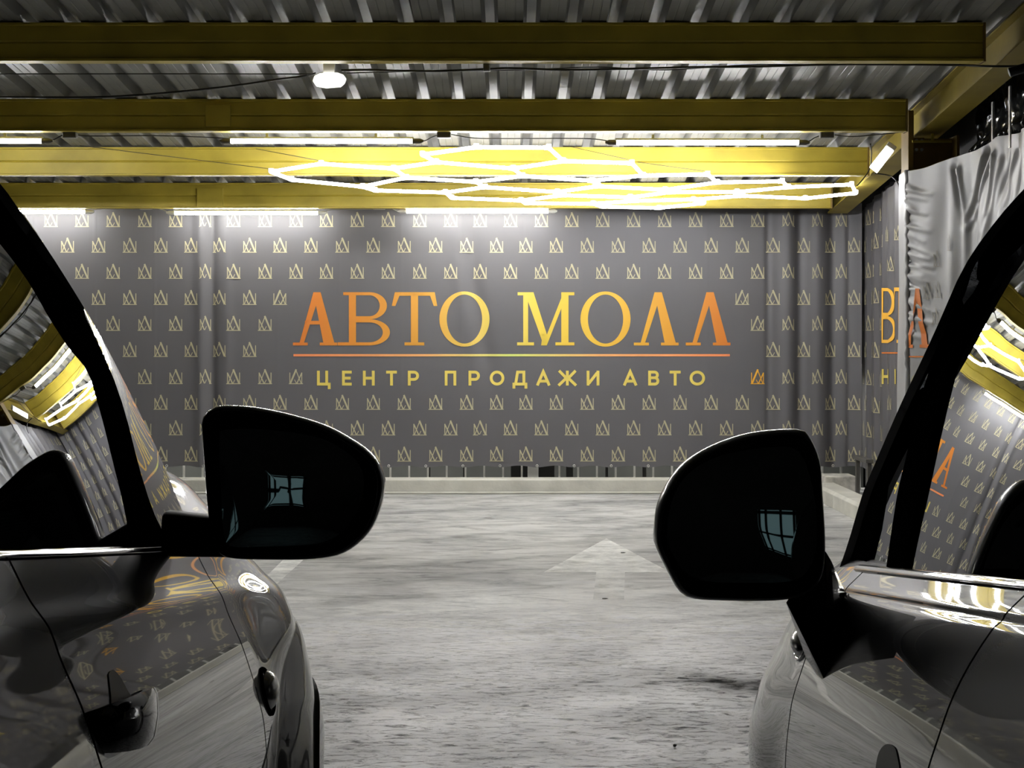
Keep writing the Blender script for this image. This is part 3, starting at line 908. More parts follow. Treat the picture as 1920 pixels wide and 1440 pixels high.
bq = clipx(g_V(300), 338)
bq = mapq(bq, 338, 483, 1655.5, 1679, 100, 308, 540, 643)
tq = mapq(g_T(490), 490, 668, 1679.5, 1695, 100, 308, 539, 643)
M['side_head'] = simple('amber_print', (.80, .42, .04), .5)
M['side_orange'] = simple('orange_print', (.62, .17, .02), .5)
obj('headline_lettering', decal(at, d_mid, [[cv(*p) for p in q] for q in subdiv(bq + tq, 3)]), M['side_head'], mid, recalc=False)
obj('headline_underline', decal(at, d_mid, [[cv(*p) for p in q] for q in subdiv(R(1655.5, 660.5, 1697, 663), 4)]), M['side_orange'], mid, recalc=False)
hq_ = mapq(sub_glyph('Н', 377, 423), 377, 423, 1656, 1667, 407, 465, 692, 720) + mapq(sub_glyph('Т', 468, 510), 468, 510, 1677, 1686, 407, 465, 692, 720) + mapq(sub_glyph('Р', 553, 597), 553, 597, 1686, 1696, 407, 465, 692, 720)
obj('subtitle_lettering', decal(at, d_mid, [[cv(*p) for p in q] for q in hq_]), M['subtitle'], mid, recalc=False)
lq = []
for (cx_, y, w) in ((1671, 508, 12), (1690, 506, 6), (1664, 452, 8), (1685, 450, 8), (1668, 768, 10), (1688, 818, 9)):
    lq += [[(cx_ + x * w, y - yy * 27) for x, yy in p] for p in LOGO]
obj('logo_pattern', decal(at, d_mid, [[cv(*p) for p in q] for q in lq]), M['logo'], mid, recalc=False)

# cloth round the column and on along the side wall towards the cars
path = [(2.592, 11.45), (2.588, 11.17), (2.60, 11.12), (2.78, 10.78), (2.86, 10.62), (2.94, 10.2), (2.955, 9.4), (2.955, 5.0)]
PL = [0]
for a, b in zip(path, path[1:]): PL.append(PL[-1] + (Vector(b) - Vector(a)).length)
cvw = side_px(path)


def line_ridge(s, z, a, b, w, amp, fade=True):
    """ridge along the segment a-b on the cloth (s,z)"""
    ax, az = a; bx, bz = b
    t = ((s - ax) * (bx - ax) + (z - az) * (bz - az)) / ((bx - ax) ** 2 + (bz - az) ** 2)
    tc = max(0, min(1, t)); dx = s - (ax + (bx - ax) * tc); dz = z - (az + (bz - az) * tc)
    return amp * math.exp(-(dx * dx + dz * dz) / (w * w)) * ((1 - .7 * tc) if fade else 1)


RID = []
for (a, b, w, amp) in (((1788, 318), (1806, 418), .022, -.035), ((1797, 318), (1808, 418), .02, .03), ((1851, 283), (1812, 418), .022, -.04), ((1845, 295), (1815, 400), .018, .03),
                       ((1858, 300), (1820, 430), .018, -.028), ((1866, 290), (1850, 400), .02, .03), ((1893, 285), (1870, 390), .02, -.022), ((1905, 290), (1884, 380), .02, .022),
                       ((1878, 300), (1840, 470), .02, .016), ((1915, 290), (1900, 420), .02, -.022), ((1812, 415), (1808, 520), .03, .02), ((1830, 380), (1828, 520), .02, -.014)):
    RID.append((cvw(*a), cvw(*b), w, amp))
random.seed(11)
for k in range(26):      # ruching pulled out of the laced edge
    y = 345 + k * 11 + random.uniform(-4, 4); ln = random.uniform(14, 50); dy = random.uniform(4, 26)
    RID.append((cvw(1701, y), cvw(1703 + ln, y + dy), .014, random.choice((-.014, .014, .018))))


def d_wrap(s, z):
    d = .006 * math.sin(s * 9 + z * 2) + .004 * math.sin(s * 23 - z * 5)
    d += .010 * gs(s - PL[3], .04)
    for r in RID: d += line_ridge(s, z, *r)
    if s > PL[4]: d += .010 * math.sin(s * 26 + .6 * math.sin(3 * z)) * min(1, (s - PL[4]) * 4)
    return d


def zt_wrap(s):
    pts = [(0, 2.40), (PL[2], 2.405), (PL[3], 2.44), (PL[4], 2.47), (PL[4] + .35, 2.515), (PL[5] + .4, 2.51), (PL[-1], 2.5)]
    for (a, za), (b, zb_) in zip(pts, pts[1:]):
        if s <= b: return za + (zb_ - za) * (s - a) / (b - a) + .008 * math.sin(s * 11)
    return 2.5


fn, at, Ls = strip(path, zt_wrap, lambda s: .2, d_wrap, 0, 0, '', None, '')
wrap = empty('column_cloth', (2.75, 11, .2)); tag(wrap, 'wrinkled light grey cloth wrapped round the right column and on along the side', 'cloth')


def fnw(u, v):      # denser where it is in view
    u2 = u * .55 / .8 if u < .8 else .55 + (u - .8) / .2 * .45
    return fn(u2 * 1.0, v)


obj('hanging_cloth', MB().grid(fnw, 320, 220), M['tarp'], wrap, smooth=True)
aq = mapq(g_A(0, 174, False), 0, 174, 1698, 1743, 100, 308, 541, 652)
obj('headline_lettering', decal(at, d_wrap, [[cvw(*p) for p in q] for q in subdiv(aq, 3)], .006), M['side_orange'], wrap, recalc=False)
obj('headline_underline', decal(at, d_wrap, [[cvw(*p) for p in q] for q in subdiv(R(1699, 667.5, 1748, 670), 4)], .006), M['side_orange'], wrap, recalc=False)
hq_ = mapq(sub_glyph('Т', 1577, 1620), 1577, 1620, 1697, 1706, 407, 465, 703, 733) + mapq(sub_glyph('О', 1655, 1715), 1655, 1715, 1708, 1724, 407, 465, 703, 733)
obj('subtitle_lettering', decal(at, d_wrap, [[cvw(*p) for p in q] for q in hq_], .006), M['logo'], wrap, recalc=False)
lq = []
for (cx_, y, w) in ((1741, 560, 16), (1760, 558, 13), (1757, 608, 13), (1758, 500, 12), (1782, 470, 9)):
    lq += [[(cx_ + x * w, y - yy * 30) for x, yy in p] for p in LOGO]
M['logo_faint'] = simple('faded_logo_print', (.26, .25, .21), .5)
obj('logo_pattern', decal(at, d_wrap, [[cvw(*p) for p in q] for q in subdiv(lq, 4)], .006), M['logo_faint'], wrap, recalc=False)
mb = MB()
random.seed(3)
pts = []
for k in range(60):
    z = 2.41 - k * .0352; p, n = at(PL[1]); pts.append((p.x - .004 + random.uniform(-.006, .006), p.y - .012 + random.uniform(-.004, .004), z))
mb.tube(pts, [.016 + random.uniform(-.003, .004) for _ in pts], 7)
obj('laced_edge', mb, M['tarp'], wrap, smooth=True)

# black plastic film above the cloth, steel studs
def film(u, v):
    y = 11.15 - 6.0 * u; z = 2.42 + (ceil_z(y) - .02 - 2.42) * v
    d = 0
    for k, (fy, fz, a) in enumerate(((7, 9, .03), (13, 5, .02), (23, 17, .012), (41, 33, .012))):
        d += a * noise.noise(Vector((y * fy * .35, z * fz * .5, k * 7.3)))
    d += .04 * math.exp(-((z - 2.53 - .05 * (11 - y)) / .05) ** 2) * math.sin(y * 41 + 9 * z)
    return (3.04 - abs(d) * 1.3, y, z)


tag(obj('plastic_sheet', MB().grid(film, 340, 60), M['plastic'], smooth=True), 'crumpled shiny black plastic sheet above the grey cloth at the right', 'plastic sheet')
for px, w, Y, lab in ((1863, 3.5, 10.35, 'light steel stud in front of the black plastic, left one'), (1895, 3., 9.95, 'thin light steel stud in front of the black plastic, nearer the photo edge')):
    a = P(px - w / 2, 0, Y); b = P(px + w / 2, 0, Y)
    t = obj('steel_stud', MB().box((a.x, Y, 2.42), (b.x, Y + .03, gz(Y) - .006)), M['steel'])
    tag(t, lab, 'stud')
# ribbed conduit at the top right
pts = pp(9.0, (1893, 136), (1908, 131), (1925, 126), (1950, 121)); mb = MB()
fine = []
for i in range(3):
    for k in range(20): fine.append(pts[i].lerp(pts[i + 1], k / 20))
mb.tube(fine, [.021 if i % 2 else .026 for i in range(len(fine))], 8)
tag(obj('ribbed_conduit', mb, M['cable'], smooth=True), 'ribbed black conduit at the upper right edge', 'conduit')

# ------------------------------------------------------------------ floor paint and bits
G = lambda px, py: P(px, py, CAMZ * F / (py - HY))


def flat(name, polys, label, cat):
    mb = MB()
    for poly in polys:
        pts = [G(*p) for p in poly]; mb.add([(p.x, p.y, .002) for p in pts], [tuple(range(len(pts)))])
    return tag(obj(name, mb, M['mark_' + name]), label, cat)


def worn(name, base_fac, xz=None):
    m, nt, b = mat(name); L = nt.links.new
    tc = N(nt, 'ShaderNodeTexCoord'); no = N(nt, 'ShaderNodeTexNoise', Scale=5., Detail=8., Roughness=.7); L(tc.outputs['Object'], no.inputs['Vector'])
    r = N(nt, 'ShaderNodeValToRGB'); r.color_ramp.elements[0].position = .35; r.color_ramp.elements[1].position = .62
    L(no.outputs['Fac'], r.inputs['Fac'])
    mu = N(nt, 'ShaderNodeMath', operation='MULTIPLY'); L(r.outputs['Color'], mu.inputs[0]); mu.operation = 'MULTIPLY_ADD'; mu.inputs[1].default_value = base_fac * .45; mu.inputs[2].default_value = base_fac * .5
    sep = N(nt, 'ShaderNodeSeparateXYZ'); L(tc.outputs['Object'], sep.inputs[0])
    if xz:
        mr = N(nt, 'ShaderNodeMapRange', interpolation_type='SMOOTHSTEP'); mr.inputs['From Min'].default_value = xz[0]; mr.inputs['From Max'].default_value = xz[1]
        L(sep.outputs['Y'], mr.inputs['Value']); m2 = N(nt, 'ShaderNodeMath', operation='MULTIPLY'); L(mu.outputs[0], m2.inputs[0]); L(mr.outputs['Result'], m2.inputs[1]); mu = m2
    b.inputs['Base Color'].default_value = (.95, .95, .90, 1); b.inputs['Roughness'].default_value = .4
    L(mu.outputs[0], b.inputs['Alpha'])
    return m


M['mark_painted_arrow'] = worn('worn_arrow_paint', .9, (7.7, 8.9))
M['mark_painted_line'] = worn('worn_line_paint', 1.0)
flat('painted_arrow', [[(1137, 1010), (1258, 1074), (1020, 1073)], [(1118, 1073.2), (1172, 1073.6), (1170, 1125), (1112, 1125)]], 'faded white arrow painted on the floor, pointing to the banner', 'road marking')
flat('painted_line', [[(567, 1052), (505, 1108), (472, 1108), (529, 1052)], [(567, 1052), (529, 1052), (640, 953), (664, 953)], [(472, 1108), (505, 1108), (300, 1300), (240, 1300)]], 'pale parking line on the floor beside the left car', 'road marking')


def pebble(px, py, r, label, m, flat_=.7, name='pebble'):
    c = G(px, py); mb = MB(); rg = []
    for i in range(1, 6):
        th = math.pi * i / 6
        rg.append([(c.x + r * math.sin(th) * math.cos(k * math.pi / 4) * (1 + .2 * math.sin(k * 2.1 + i)), c.y + r * math.sin(th) * math.sin(k * math.pi / 4), .001 + r * flat_ * (1 + math.cos(th))) for k in range(8)])
    mb.rings(rg)
    return tag(obj(name, mb, m, smooth=True), label, name.replace('_', ' '))


pebble(1265, 1401, .0065, 'small black pebble on the floor at the bottom right of the lane', M['stone'])
pebble(1168, 1037, .017, 'flat dark leaf on the head of the floor arrow', M['leaf'], .12, 'dry_leaf')
pebble(1134, 1123, .016, 'flat dark leaf at the foot of the floor arrow', M['leaf'], .1, 'dry_leaf')
pebble(1312, 978, .02, 'flat dark leaf on the pale floor far back, near the right mirror', M['leaf'], .1, 'dry_leaf')

# ------------------------------------------------------------------ cars
def spline(pts):
    """monotone cubic through (t, x) points"""
    pts = sorted(pts); n = len(pts)
    h = [pts[i + 1][0] - pts[i][0] for i in range(n - 1)]; dl = [(pts[i + 1][1] - pts[i][1]) / h[i] for i in range(n - 1)]
    m_ = [dl[0]] + [0 if dl[i - 1] * dl[i] <= 0 else 2 * dl[i - 1] * dl[i] / (dl[i - 1] + dl[i]) for i in range(1, n - 1)] + [dl[-1]]

    def f(t):
        if t <= pts[0][0]: return pts[0][1] + m_[0] * (t - pts[0][0])
        if t >= pts[-1][0]: return pts[-1][1] + m_[-1] * (t - pts[-1][0])
        i = 0
        while t > pts[i + 1][0]: i += 1
        s_ = (t - pts[i][0]) / h[i]; s2 = s_ * s_; s3 = s2 * s_
        return (2 * s3 - 3 * s2 + 1) * pts[i][1] + (s3 - 2 * s2 + s_) * h[i] * m_[i] + (-2 * s3 + 3 * s2) * pts[i + 1][1] + (s3 - s2) * h[i] * m_[i + 1]
    return f


def sm(t):
    t = max(0., min(1., t)); return t * t * (3 - 2 * t)


def resample(pts, n):
    pts = [Vector(p) for p in pts]; L_ = [0]
    for a, b in zip(pts, pts[1:]): L_.append(L_[-1] + (b - a).length)
    out = []; i = 0
    for k in range(n):
        t = L_[-1] * k / (n - 1)
        while i < len(pts) - 2 and t > L_[i + 1]: i += 1
        f = (t - L_[i]) / (L_[i + 1] - L_[i])
        p0 = pts[max(0, i - 1)]; p1 = pts[i]; p2 = pts[i + 1]; p3 = pts[min(len(pts) - 1, i + 2)]
        out.append(.5 * ((2 * p1) + (p2 - p0) * f + (2 * p0 - 5 * p1 + 4 * p2 - p3) * f * f + (3 * p1 - p0 - 3 * p2 + p3) * f ** 3))
    return out


M['paint_left'] = paint('dark_gloss_paint_left', (.006, .006, .0065), .0, .4, 1.5)
M['paint_right'] = paint('dark_gloss_paint_right', (.012, .0125, .012), .0, .4, 1.55)
M['trim'] = simple('black_plastic_trim', (.003, .003, .003), .55, spec=.0)
M['bezel'] = simple('black_bezel', (.002, .002, .002), .45, spec=.2)
M['gloss_black'] = simple('gloss_black', (.004, .004, .005), .06, spec=.6)
M['handle'] = simple('dark_chrome_handle', (.12, .12, .13), .06, metal=1.)
M['mirror'] = simple('mirror_silvering', (.42, .45, .45), .01, metal=1.)
M['chrome'] = simple('chrome', (.6, .6, .6), .06, metal=1.)
M['lamp'] = simple('clear_lamp_lens', (.75, .75, .73), .22, metal=1., var=.3, scale=60)
M['tyre'] = simple('tyre_rubber', (.008, .008, .008), .75)
M['rim'] = simple('alloy_rim', (.12, .12, .12), .3, metal=.8)
M['seat'] = simple('dark_seat_cloth', (.012, .013, .013), .8)
M['mirror_paint'] = paint('lit_mirror_paint', (.20, .20, .20), .4, .3, 1.7)  # dark housing paint made lighter, in place of strong light on it
M['glass_left'] = window_glass('tinted_glass_left', (.10, .11, .105), 1.95)
M['glass_right'] = window_glass('tinted_glass_right', (.12, .13, .125), 1.9)


def build_car(s, label, prof_pts, zb0, zbs, belt, xc, YR, YD, YFr, wheel, flareA, taper, f_tilt, curv, hoodpts, mpaint, mglass, px):
    """s: side (-1 left, +1 right); x grows outward from the lane between the cars."""
    paint_, glass_ = M[mpaint], M[mglass]
    prof = spline(prof_pts)
    zb = lambda Y: zb0 - zbs * (max(Y, .9) - 2.)
    Wc, Wz, Wa, Wb = wheel
    W = lambda x, Y, z: Vector((s * x, Y, z))

    def side(Y, zr):
        z = zb(Y) + zr
        t = max(0, Y - taper[0])
        x = prof(zr) + taper[1] * (t * t if t < taper[2] else taper[2] ** 2 + 2 * taper[2] * (t - taper[2])) + .18 * max(0, .75 - Y) ** 2
        if s > 0: x += .004 * math.exp(-((zr + .037) / .0045) ** 2)
        t = max(0., min(1., (1.02 - math.hypot((Y - Wc) / .608, (z - .285) / .44)) / .30))
        for cy_, wy_, cz_, wz_, am_ in px['bulge']: x -= am_ * sm((Y - cy_) / wy_) * math.exp(-((z - cz_) / wz_) ** 2)
        return x - flareA[0] * (1 - (1 - t) ** 2) - flareA[1] * sm((.60 - z) / .2) * sm((t - .5) * 2)

    def hood_pt(Y, k):      # k: 0..1 along hood half-section
        n = len(hoodpts) - 1; i = min(int(k * n), n - 1); f = k * n - i
        a = hoodpts[i]; b = hoodpts[i + 1]
        return a[0] + (b[0] - a[0]) * f, a[1] + (b[1] - a[1]) * f
    hx = spline([(i / (len(hoodpts) - 1), p[0]) for i, p in enumerate(hoodpts)]); hz = spline([(i / (len(hoodpts) - 1), p[1]) for i, p in enumerate(hoodpts)])
    fa = lambda h: math.tan(math.radians(f_tilt[0])) * h + .5 * math.radians(f_tilt[1]) * 1.1 * h * h
    xg = lambda Y, z: belt + .018 + fa(z - zb(Y)) + curv[1] * (Y - curv[0]) ** 2 * (1 if s > 0 else 1) * curv[2]

    def hit(pxx, py, fn):
        """where the line of sight meets a side surface x = fn(Y, z)"""
        lo, hi = .6, 6.
        for _ in range(60):
            Y = (lo + hi) / 2
            g = s * (pxx - CX) * Y / F - fn(Y, CAMZ + (HY - py) * Y / F)
            if g < 0: lo = Y
            else: hi = Y
        Y = (lo + hi) / 2; z = CAMZ + (HY - py) * Y / F
        return (fn(Y, z), Y, z)
    bodyx = lambda Y, z: side(Y, z - zb(Y))

    NE = px.get('nose', 4.42)
    car = empty('car', (s * xc, 2.3, 0)); tag(car, label, 'car')
    LIP = (s * .014, 0, 0)
    zlow = .21

    def side_panel(name, Ya, Yb, nu, nv, parent=car, arch=False, top=0.):
        mb = MB()
        ev = 1.35
        fn = lambda u, v: (lambda Y: W(side(Y, (zlow - zb(Y)) * (1 - v) ** ev), Y, zb(Y) + (zlow - zb(Y)) * (1 - v) ** ev))(Ya + (Yb - Ya) * u)
        if not arch:
            mb.grid(fn, nu, nv, lip=LIP)
            return obj(name, mb, paint_, parent, smooth=True, sharp=50)
        cy, cz, a_, b_ = arch
        mb.grid(fn, nu, nv)
        ix = lambda i, j: i * (nv + 1) + j
        D = lambda p: math.hypot((p[1] - cy) / a_, (p[2] - cz) / b_)
        keep = [f for f in mb.f if sum(D(mb.v[i]) >= 1 for i in f) >= 2]
        used = set(i for f in keep for i in f)
        for i in used:
            p = mb.v[i]; d = D(p)
            if d < 1.0:
                Y = cy + (p[1] - cy) / d; z = cz + (p[2] - cz) / d
                mb.v[i] = tuple(W(side(Y, z - zb(Y)), Y, z))
        mb.f = keep
        return obj(name, mb, paint_, parent, smooth=True, sharp=60)

    # dark inner body closing the gaps
    mb = MB().grid(lambda u, v: (lambda Y: W(side(Y, -.62 + .63 * v) + .022, Y, zb(Y) - .62 + .63 * v))(.95 + (YFr + .12 - .95) * u), 20, 14)
    mb.box((min(s * .6, s * (2 * xc - .6)), .9, .22), (max(s * .6, s * (2 * xc - .6)), 3.3, .34))
    far = lambda v: W(2 * xc - abs(v[0]), v[1], v[2])
    # far flank, closed down to the sill
    mb.grid(lambda u, v: (lambda Y: W(2 * xc - side(Y, (zlow - zb(Y)) * (1 - v)), Y, zlow + (zb(Y) - zlow) * v))(.12 + (NE - .14) * u), 24, 10)
    obj('inner_body', mb, M['dark'], car, smooth=True)

    fender = side_panel('front_fender', YFr + .0045, NE, 130, 100, arch=(Wc, Wz, Wa, Wb))
    door = side_panel('front_door', YD + .004, YFr - .0045, 90, 110)
    rdoor = side_panel('rear_door', 1.0, YD - .004, 40, 90)
    side_panel('rear_quarter', .12, .992, 60, 50, arch=(.58, Wz, Wa, Wb))
    # wheel arch trims, wells and wheels
    for cy, cz in ((Wc, Wz), (.58, Wz)):
        mb = MB(); rg = []
        for k in range(41):
            th = math.radians(-12 + 204 * k / 40); c_, s_ = math.cos(th), math.sin(th); row = []
            for r_, dx in ((1.17, .002), (1.165, -.008), (1.10, -.009), (1.0, -.008), (.985, .0), (.985, .04)):
                Y = cy + Wa * r_ * c_; z = max(.19, cz + Wb * r_ * s_)
                row.append(W(side(Y, z - zb(Y)) + dx, Y, z))
            rg.append(row)
        mb.rings(rg, False, False, closed=False)
        obj('wheel_arch_trim', mb, paint_, car, smooth=True, sharp=45)
        mb = MB(); rg = []
        for xx in (.0, .3):
            rg.append([W(side(cy + Wa * math.cos(math.radians(a)) * .99, max(.2, cz + Wb * math.sin(math.radians(a))) - zb(cy)) + .03 + xx, cy + Wa * math.cos(math.radians(a)), cz + Wb * math.sin(math.radians(a))) for a in range(-20, 201, 10)])
        mb.rings(rg, False, True, closed=False)
        obj('wheel_well', mb, M['dark'], car, smooth=True)
        x_ = side(cy, cz - zb(cy)) + .03; r0 = cz + .0
        for xx, tw in ((x_, 1), (2 * xc - x_, -1)):
            mb = MB(); rg = []
            for dx, r_ in ((.045, .62), (.0, .66), (-.005, .76), (.0, .92), (.02, .985), (.05, 1.), (.16, 1.), (.19, .97), (.2, .66)):
                rg.append([W(xx + dx * tw, cy + r0 * r_ * math.cos(a * math.pi / 20), cz + r0 * r_ * math.sin(a * math.pi / 20) + .001) for a in range(40)])
            wh = obj('tyre', MB().rings(rg, False, False), M['tyre'], car, smooth=True)
            mb = MB(); rg = []
            for dx, r_ in ((.0, .67), (.012, .63), (.05, .60), (.06, .3), (.03, .14), (.015, .12), (.012, .0001)):
                rg.append([W(xx + dx * tw, cy + r0 * r_ * math.cos(a * math.pi / 20), cz + r0 * r_ * math.sin(a * math.pi / 20)) for a in range(40)])
            mb.rings(rg, False, False)
            for a in range(5):
                th = a * 2 * math.pi / 5 + .3; d = Vector((0, math.cos(th), math.sin(th))); e = Vector((0, -math.sin(th), math.cos(th)))
                b0 = W(xx + .01 * tw, cy, cz); mb.prism([b0 + d * .03 + e * .03, b0 + d * r0 * .62 + e * .022, b0 + d * r0 * .62 - e * .022, b0 + d * .03 - e * .03], (s * tw * .025, 0, 0))
            obj('wheel_rim', mb, M['rim'], car, smooth=True, sharp=35)

    # belt ledge under the side glass
    mb = MB(); rg = []
    for k in range(41):
        Y = .35 + (px['belt_end'] - .35) * k / 40; x = side(Y, 0)
        rg.append([W(x + .003, Y, zb(Y) - .0), W(x - .001, Y, zb(Y) + .004), W(x + .002, Y, zb(Y) + .010), W(x + .012, Y, zb(Y) + .013), W(x + .03, Y, zb(Y) + .012), W(x + .03, Y, zb(Y) - .004)])
    mb.rings(rg)
    obj('belt_moulding', mb, M['gloss_black'] if s < 0 else paint_, car, smooth=True, sharp=50)

    # side glass, behind the bars
    NB = 26
    inner = [hit(x, y, lambda Y, z: xg(Y, z) - .007) for x, y in px['bar_in']]; outer = [hit(x, y, lambda Y, z: xg(Y, z) - .007) for x, y in px['bar_out']]
    inner = resample(inner, NB); outer = resample(outer, NB)
    ztop = 1.52
    edge = spline([((inner[k][2] + outer[k][2]) / 2 + 1e-6 * k, (inner[k][1] + outer[k][1]) / 2) for k in range(NB)])

    def glassf(Y0_):
        def fn(u, w):
            Y = Y0_
            for _ in range(6):
                z = (zb(Y) + .004) * (1 - w) + ztop * w
                Y = Y0_ + (edge(min(z, outer[-1][2])) - Y0_) * u
            z = (zb(Y) + .004) * (1 - w) + ztop * w
            return W(xg(Y, z), Y, z)
        return fn
    obj('window_glass', MB().grid(glassf(YD + .02), 40, 30), glass_, door, smooth=True)
    obj('window_glass', MB().grid(lambda u, w: (lambda Y: (lambda z: W(xg(Y, z), Y, z))((zb(Y) + .004) * (1 - w) + ztop * w))(1.05 + (YD - .06 - 1.05) * u), 24, 20), glass_, rdoor, smooth=True)

    def bar_mesh(A, B, lipx=.02, bulge=.0):
        mb = MB(); rg = []
        for a, b in zip(A, B):
            a = Vector(a); b = Vector(b); m1 = a.lerp(b, .5); m1.x -= bulge
            a2 = a.copy(); a2.x += lipx; b2 = b.copy(); b2.x += lipx
            rg.append([W(*a2), W(*a), W(*a.lerp(b, .08)), W(*m1), W(*a.lerp(b, .92)), W(*b), W(*b2)])
        mb.rings(rg, True, True, closed=False)
        return mb
    obj('window_frame', bar_mesh(inner, outer), M['trim'], door, smooth=True, sharp=40)
    # upper frame and B post
    up_a = [(xg(Y, 1.475) - .007, Y, 1.475) for Y in [1.0 + (inner[-1][1] - 1.0) * k / 12 for k in range(13)]]
    up_b = [(xg(Y, 1.535) - .007, Y, 1.535) for Y in [1.0 + (outer[-1][1] - 1.0) * k / 12 for k in range(13)]]
    obj('roof_frame', bar_mesh(up_a, up_b), M['trim'], car, smooth=True, sharp=40)
    bp = [(YD - .05, YD - .003), (YD + .003, YD + .045)]
    for (ya, yb), par in zip(bp, (rdoor, door)):
        A = []; B_2 = []
        for k in range(10):
            f = k / 9
            for YY, lst in ((ya, A), (yb, B_2)):
                z = (zb(YY) + .006) * (1 - f) + 1.5 * f; lst.append((xg(YY, z) - .007, YY, z))
        obj('window_post', bar_mesh(A, B_2), M['trim'], par, smooth=True, sharp=40)
    if 'bar2_in' in px:      # division bar between quarter glass and door glass
        A = resample([hit(x, y, lambda Y, z: xg(Y, z) - .009) for x, y in px['bar2_in']], NB); B_2 = resample([hit(x, y, lambda Y, z: xg(Y, z) - .009) for x, y in px['bar2_out']], NB)
        obj('division_bar', bar_mesh(A, B_2, .015), M['trim'], door, smooth=True, sharp=40)

    # painted A pillar, from the black frame round to the windscreen edge
    pil = [(lambda Y: (x, Y, CAMZ + (HY - b) * Y / F))(x * F / (s * (a - CX))) for a, b, x in px['pillar']]
    pil = resample(pil, NB)
    mb = MB(); rg = []
    for a, b in zip(outer, pil):
        a = Vector(a); b = Vector(b); c = a.lerp(b, .6); c.x = min(xg(c.y, c.z) - .007, a.x + .7 * max(0, b.x - a.x))
        row = [W(a.x + .012, a.y, a.z)]
        for k in range(9):
            t = k / 8; q_ = a * (1 - t) ** 2 + c * 2 * t * (1 - t) + b * t * t; row.append(W(*q_))
        row.append(W(b.x + .012, b.y - .01, b.z - .004)); rg.append(row)
    mb.rings(rg, True, True, closed=False)
    obj('windscreen_pillar', mb, paint_, car, smooth=True, sharp=60)

    # windscreen
    def ws(u, v):
        i = v * (NB - 1); k = min(int(i), NB - 2); f = i - k
        p = Vector(pil[k]).lerp(Vector(pil[k + 1]), f)
        x = p.x + (2 * xc - 2 * p.x) * u
        return W(x, p.y + .24 * (1 - (2 * u - 1) ** 2) * (1 - .5 * v), p.z + .05 * (1 - (2 * u - 1) ** 2))
    obj('windscreen', MB().grid(ws, 30, NB), glass_, car, smooth=True)

    # roof with its side rails
    tp = Vector(pil[-1])
    rail = resample([tuple(tp), (tp.x + .012, 2.0, tp.z + .035), (tp.x + .02, 1.3, tp.z + .045), (tp.x + .03, .6, tp.z + .01), (tp.x + .05, .16, tp.z - .09)], 24)

    def roof(u, v):
        i = v * 23; k = min(int(i), 22); f = i - k; p = Vector(rail[k]).lerp(Vector(rail[k + 1]), f)
        if u < .1 or u > .9:
            t = (u / .1) if u < .1 else ((1 - u) / .1)
            x0_ = xg(p.y, 1.53) - .004; x = x0_ + (p.x - x0_) * t; z = 1.53 + (p.z - 1.53) * (1 - (1 - t) ** 2)
            if u > .9: x = 2 * xc - x
            return W(x, p.y, z)
        t = (u - .1) / .8; c = 1 - (2 * t - 1) ** 2
        return W(p.x + (2 * xc - 2 * p.x) * t, p.y + (.1 * c if v < .05 else 0), p.z + .06 * c)
    obj('roof', MB().grid(roof, 40, 24), paint_, car, smooth=True, sharp=60)
    # far glass and rear end
    obj('far_window_glass', MB().grid(lambda u, v: (lambda Y, : (lambda z: W(2 * xc - xg(Y, z), Y, z))(zb(Y) * (1 - v) + 1.53 * v))(.5 + (2.75 - .9 * v * v * .35 - .5) * u), 20, 10), glass_, car, smooth=True)
    mb = MB()
    for m_ in (0, 1):
        mb.grid(lambda u, v: (lambda Y: (lambda z, : W((2 * xc - xg(Y, z)) if m_ else xg(Y, z), Y, z))(zb(Y) * (1 - v) + 1.54 * v))(.14 + .9 * u), 10, 10)
    obj('rear_pillar', mb, paint_, car, smooth=True)

    def tail(u, v):
        z = zlow + (1.5 - zlow) * v; Y = .13 + (0 if z < .95 else (z - .95) * .12)
        x0_ = side(Y, z - zb(Y)) if z < zb(Y) else xg(Y, z)
        c = 1 - (2 * u - 1) ** 2
        return W(x0_ + (2 * xc - 2 * x0_) * u, Y - .13 * c ** .6, z)
    obj('tailgate', MB().grid(tail, 30, 24), paint_, car, smooth=True)

    # bonnet and front end
    nose = lambda Y: .22 * max(0, (Y - NE + .52) / .55) ** 2

    def hood(u, v):
        Y = YFr - .12 + (NE + .02 - YFr + .12) * v
        k = 1 - abs(2 * u - 1); x = side(Y, 0) + hx(k) * 1.0
        lim = xc
        x = min(x, lim) if k < 1 else xc
        z = zb(Y) + hz(k) - nose(Y)
        return W(x if u <= .5 else 2 * xc - x, Y, z)
    obj('bonnet', MB().grid(hood, 90, 50), paint_, car, smooth=True)

    def front(u, v):
        k = 1 - abs(2 * u - 1); Y0_ = NE + .01; x = side(Y0_, 0) + (xc - side(Y0_, 0)) * k
        ztop_ = zb(Y0_) + hz(min(1, k)) * .8 - nose(Y0_); c = 1 - (2 * u - 1) ** 2
        z = .2 + (ztop_ - .2) * v
        return W(x if u <= .5 else 2 * xc - x, Y0_ + .16 * c + .05 * math.sin(v * math.pi), z)
    obj('front_bumper', MB().grid(front, 40, 16), paint_, car, smooth=True)
    for m_ in (0, 1):
        x0_ = side(NE + .01, 0) + .1; x1_ = x0_ + .28
        q_ = [(x0_, NE + .05, .58), (x1_, NE + .11, .60), (x1_ + .02, NE + .11, .68), (x0_ + .02, NE + .05, .70)]
        obj('headlamp', MB().prism([W(2 * xc - p[0] if m_ else p[0], p[1] + .02, p[2]) for p in q_], (0, .03, 0)), M['lamp'], car, bevel=.01)
    obj('grille', MB().box((min(s * (xc - .35), s * (xc + .35)), NE + .18, .5), (max(s * (xc - .35), s * (xc + .35)), NE + .225, .64)), M['trim'], car, bevel=.01)

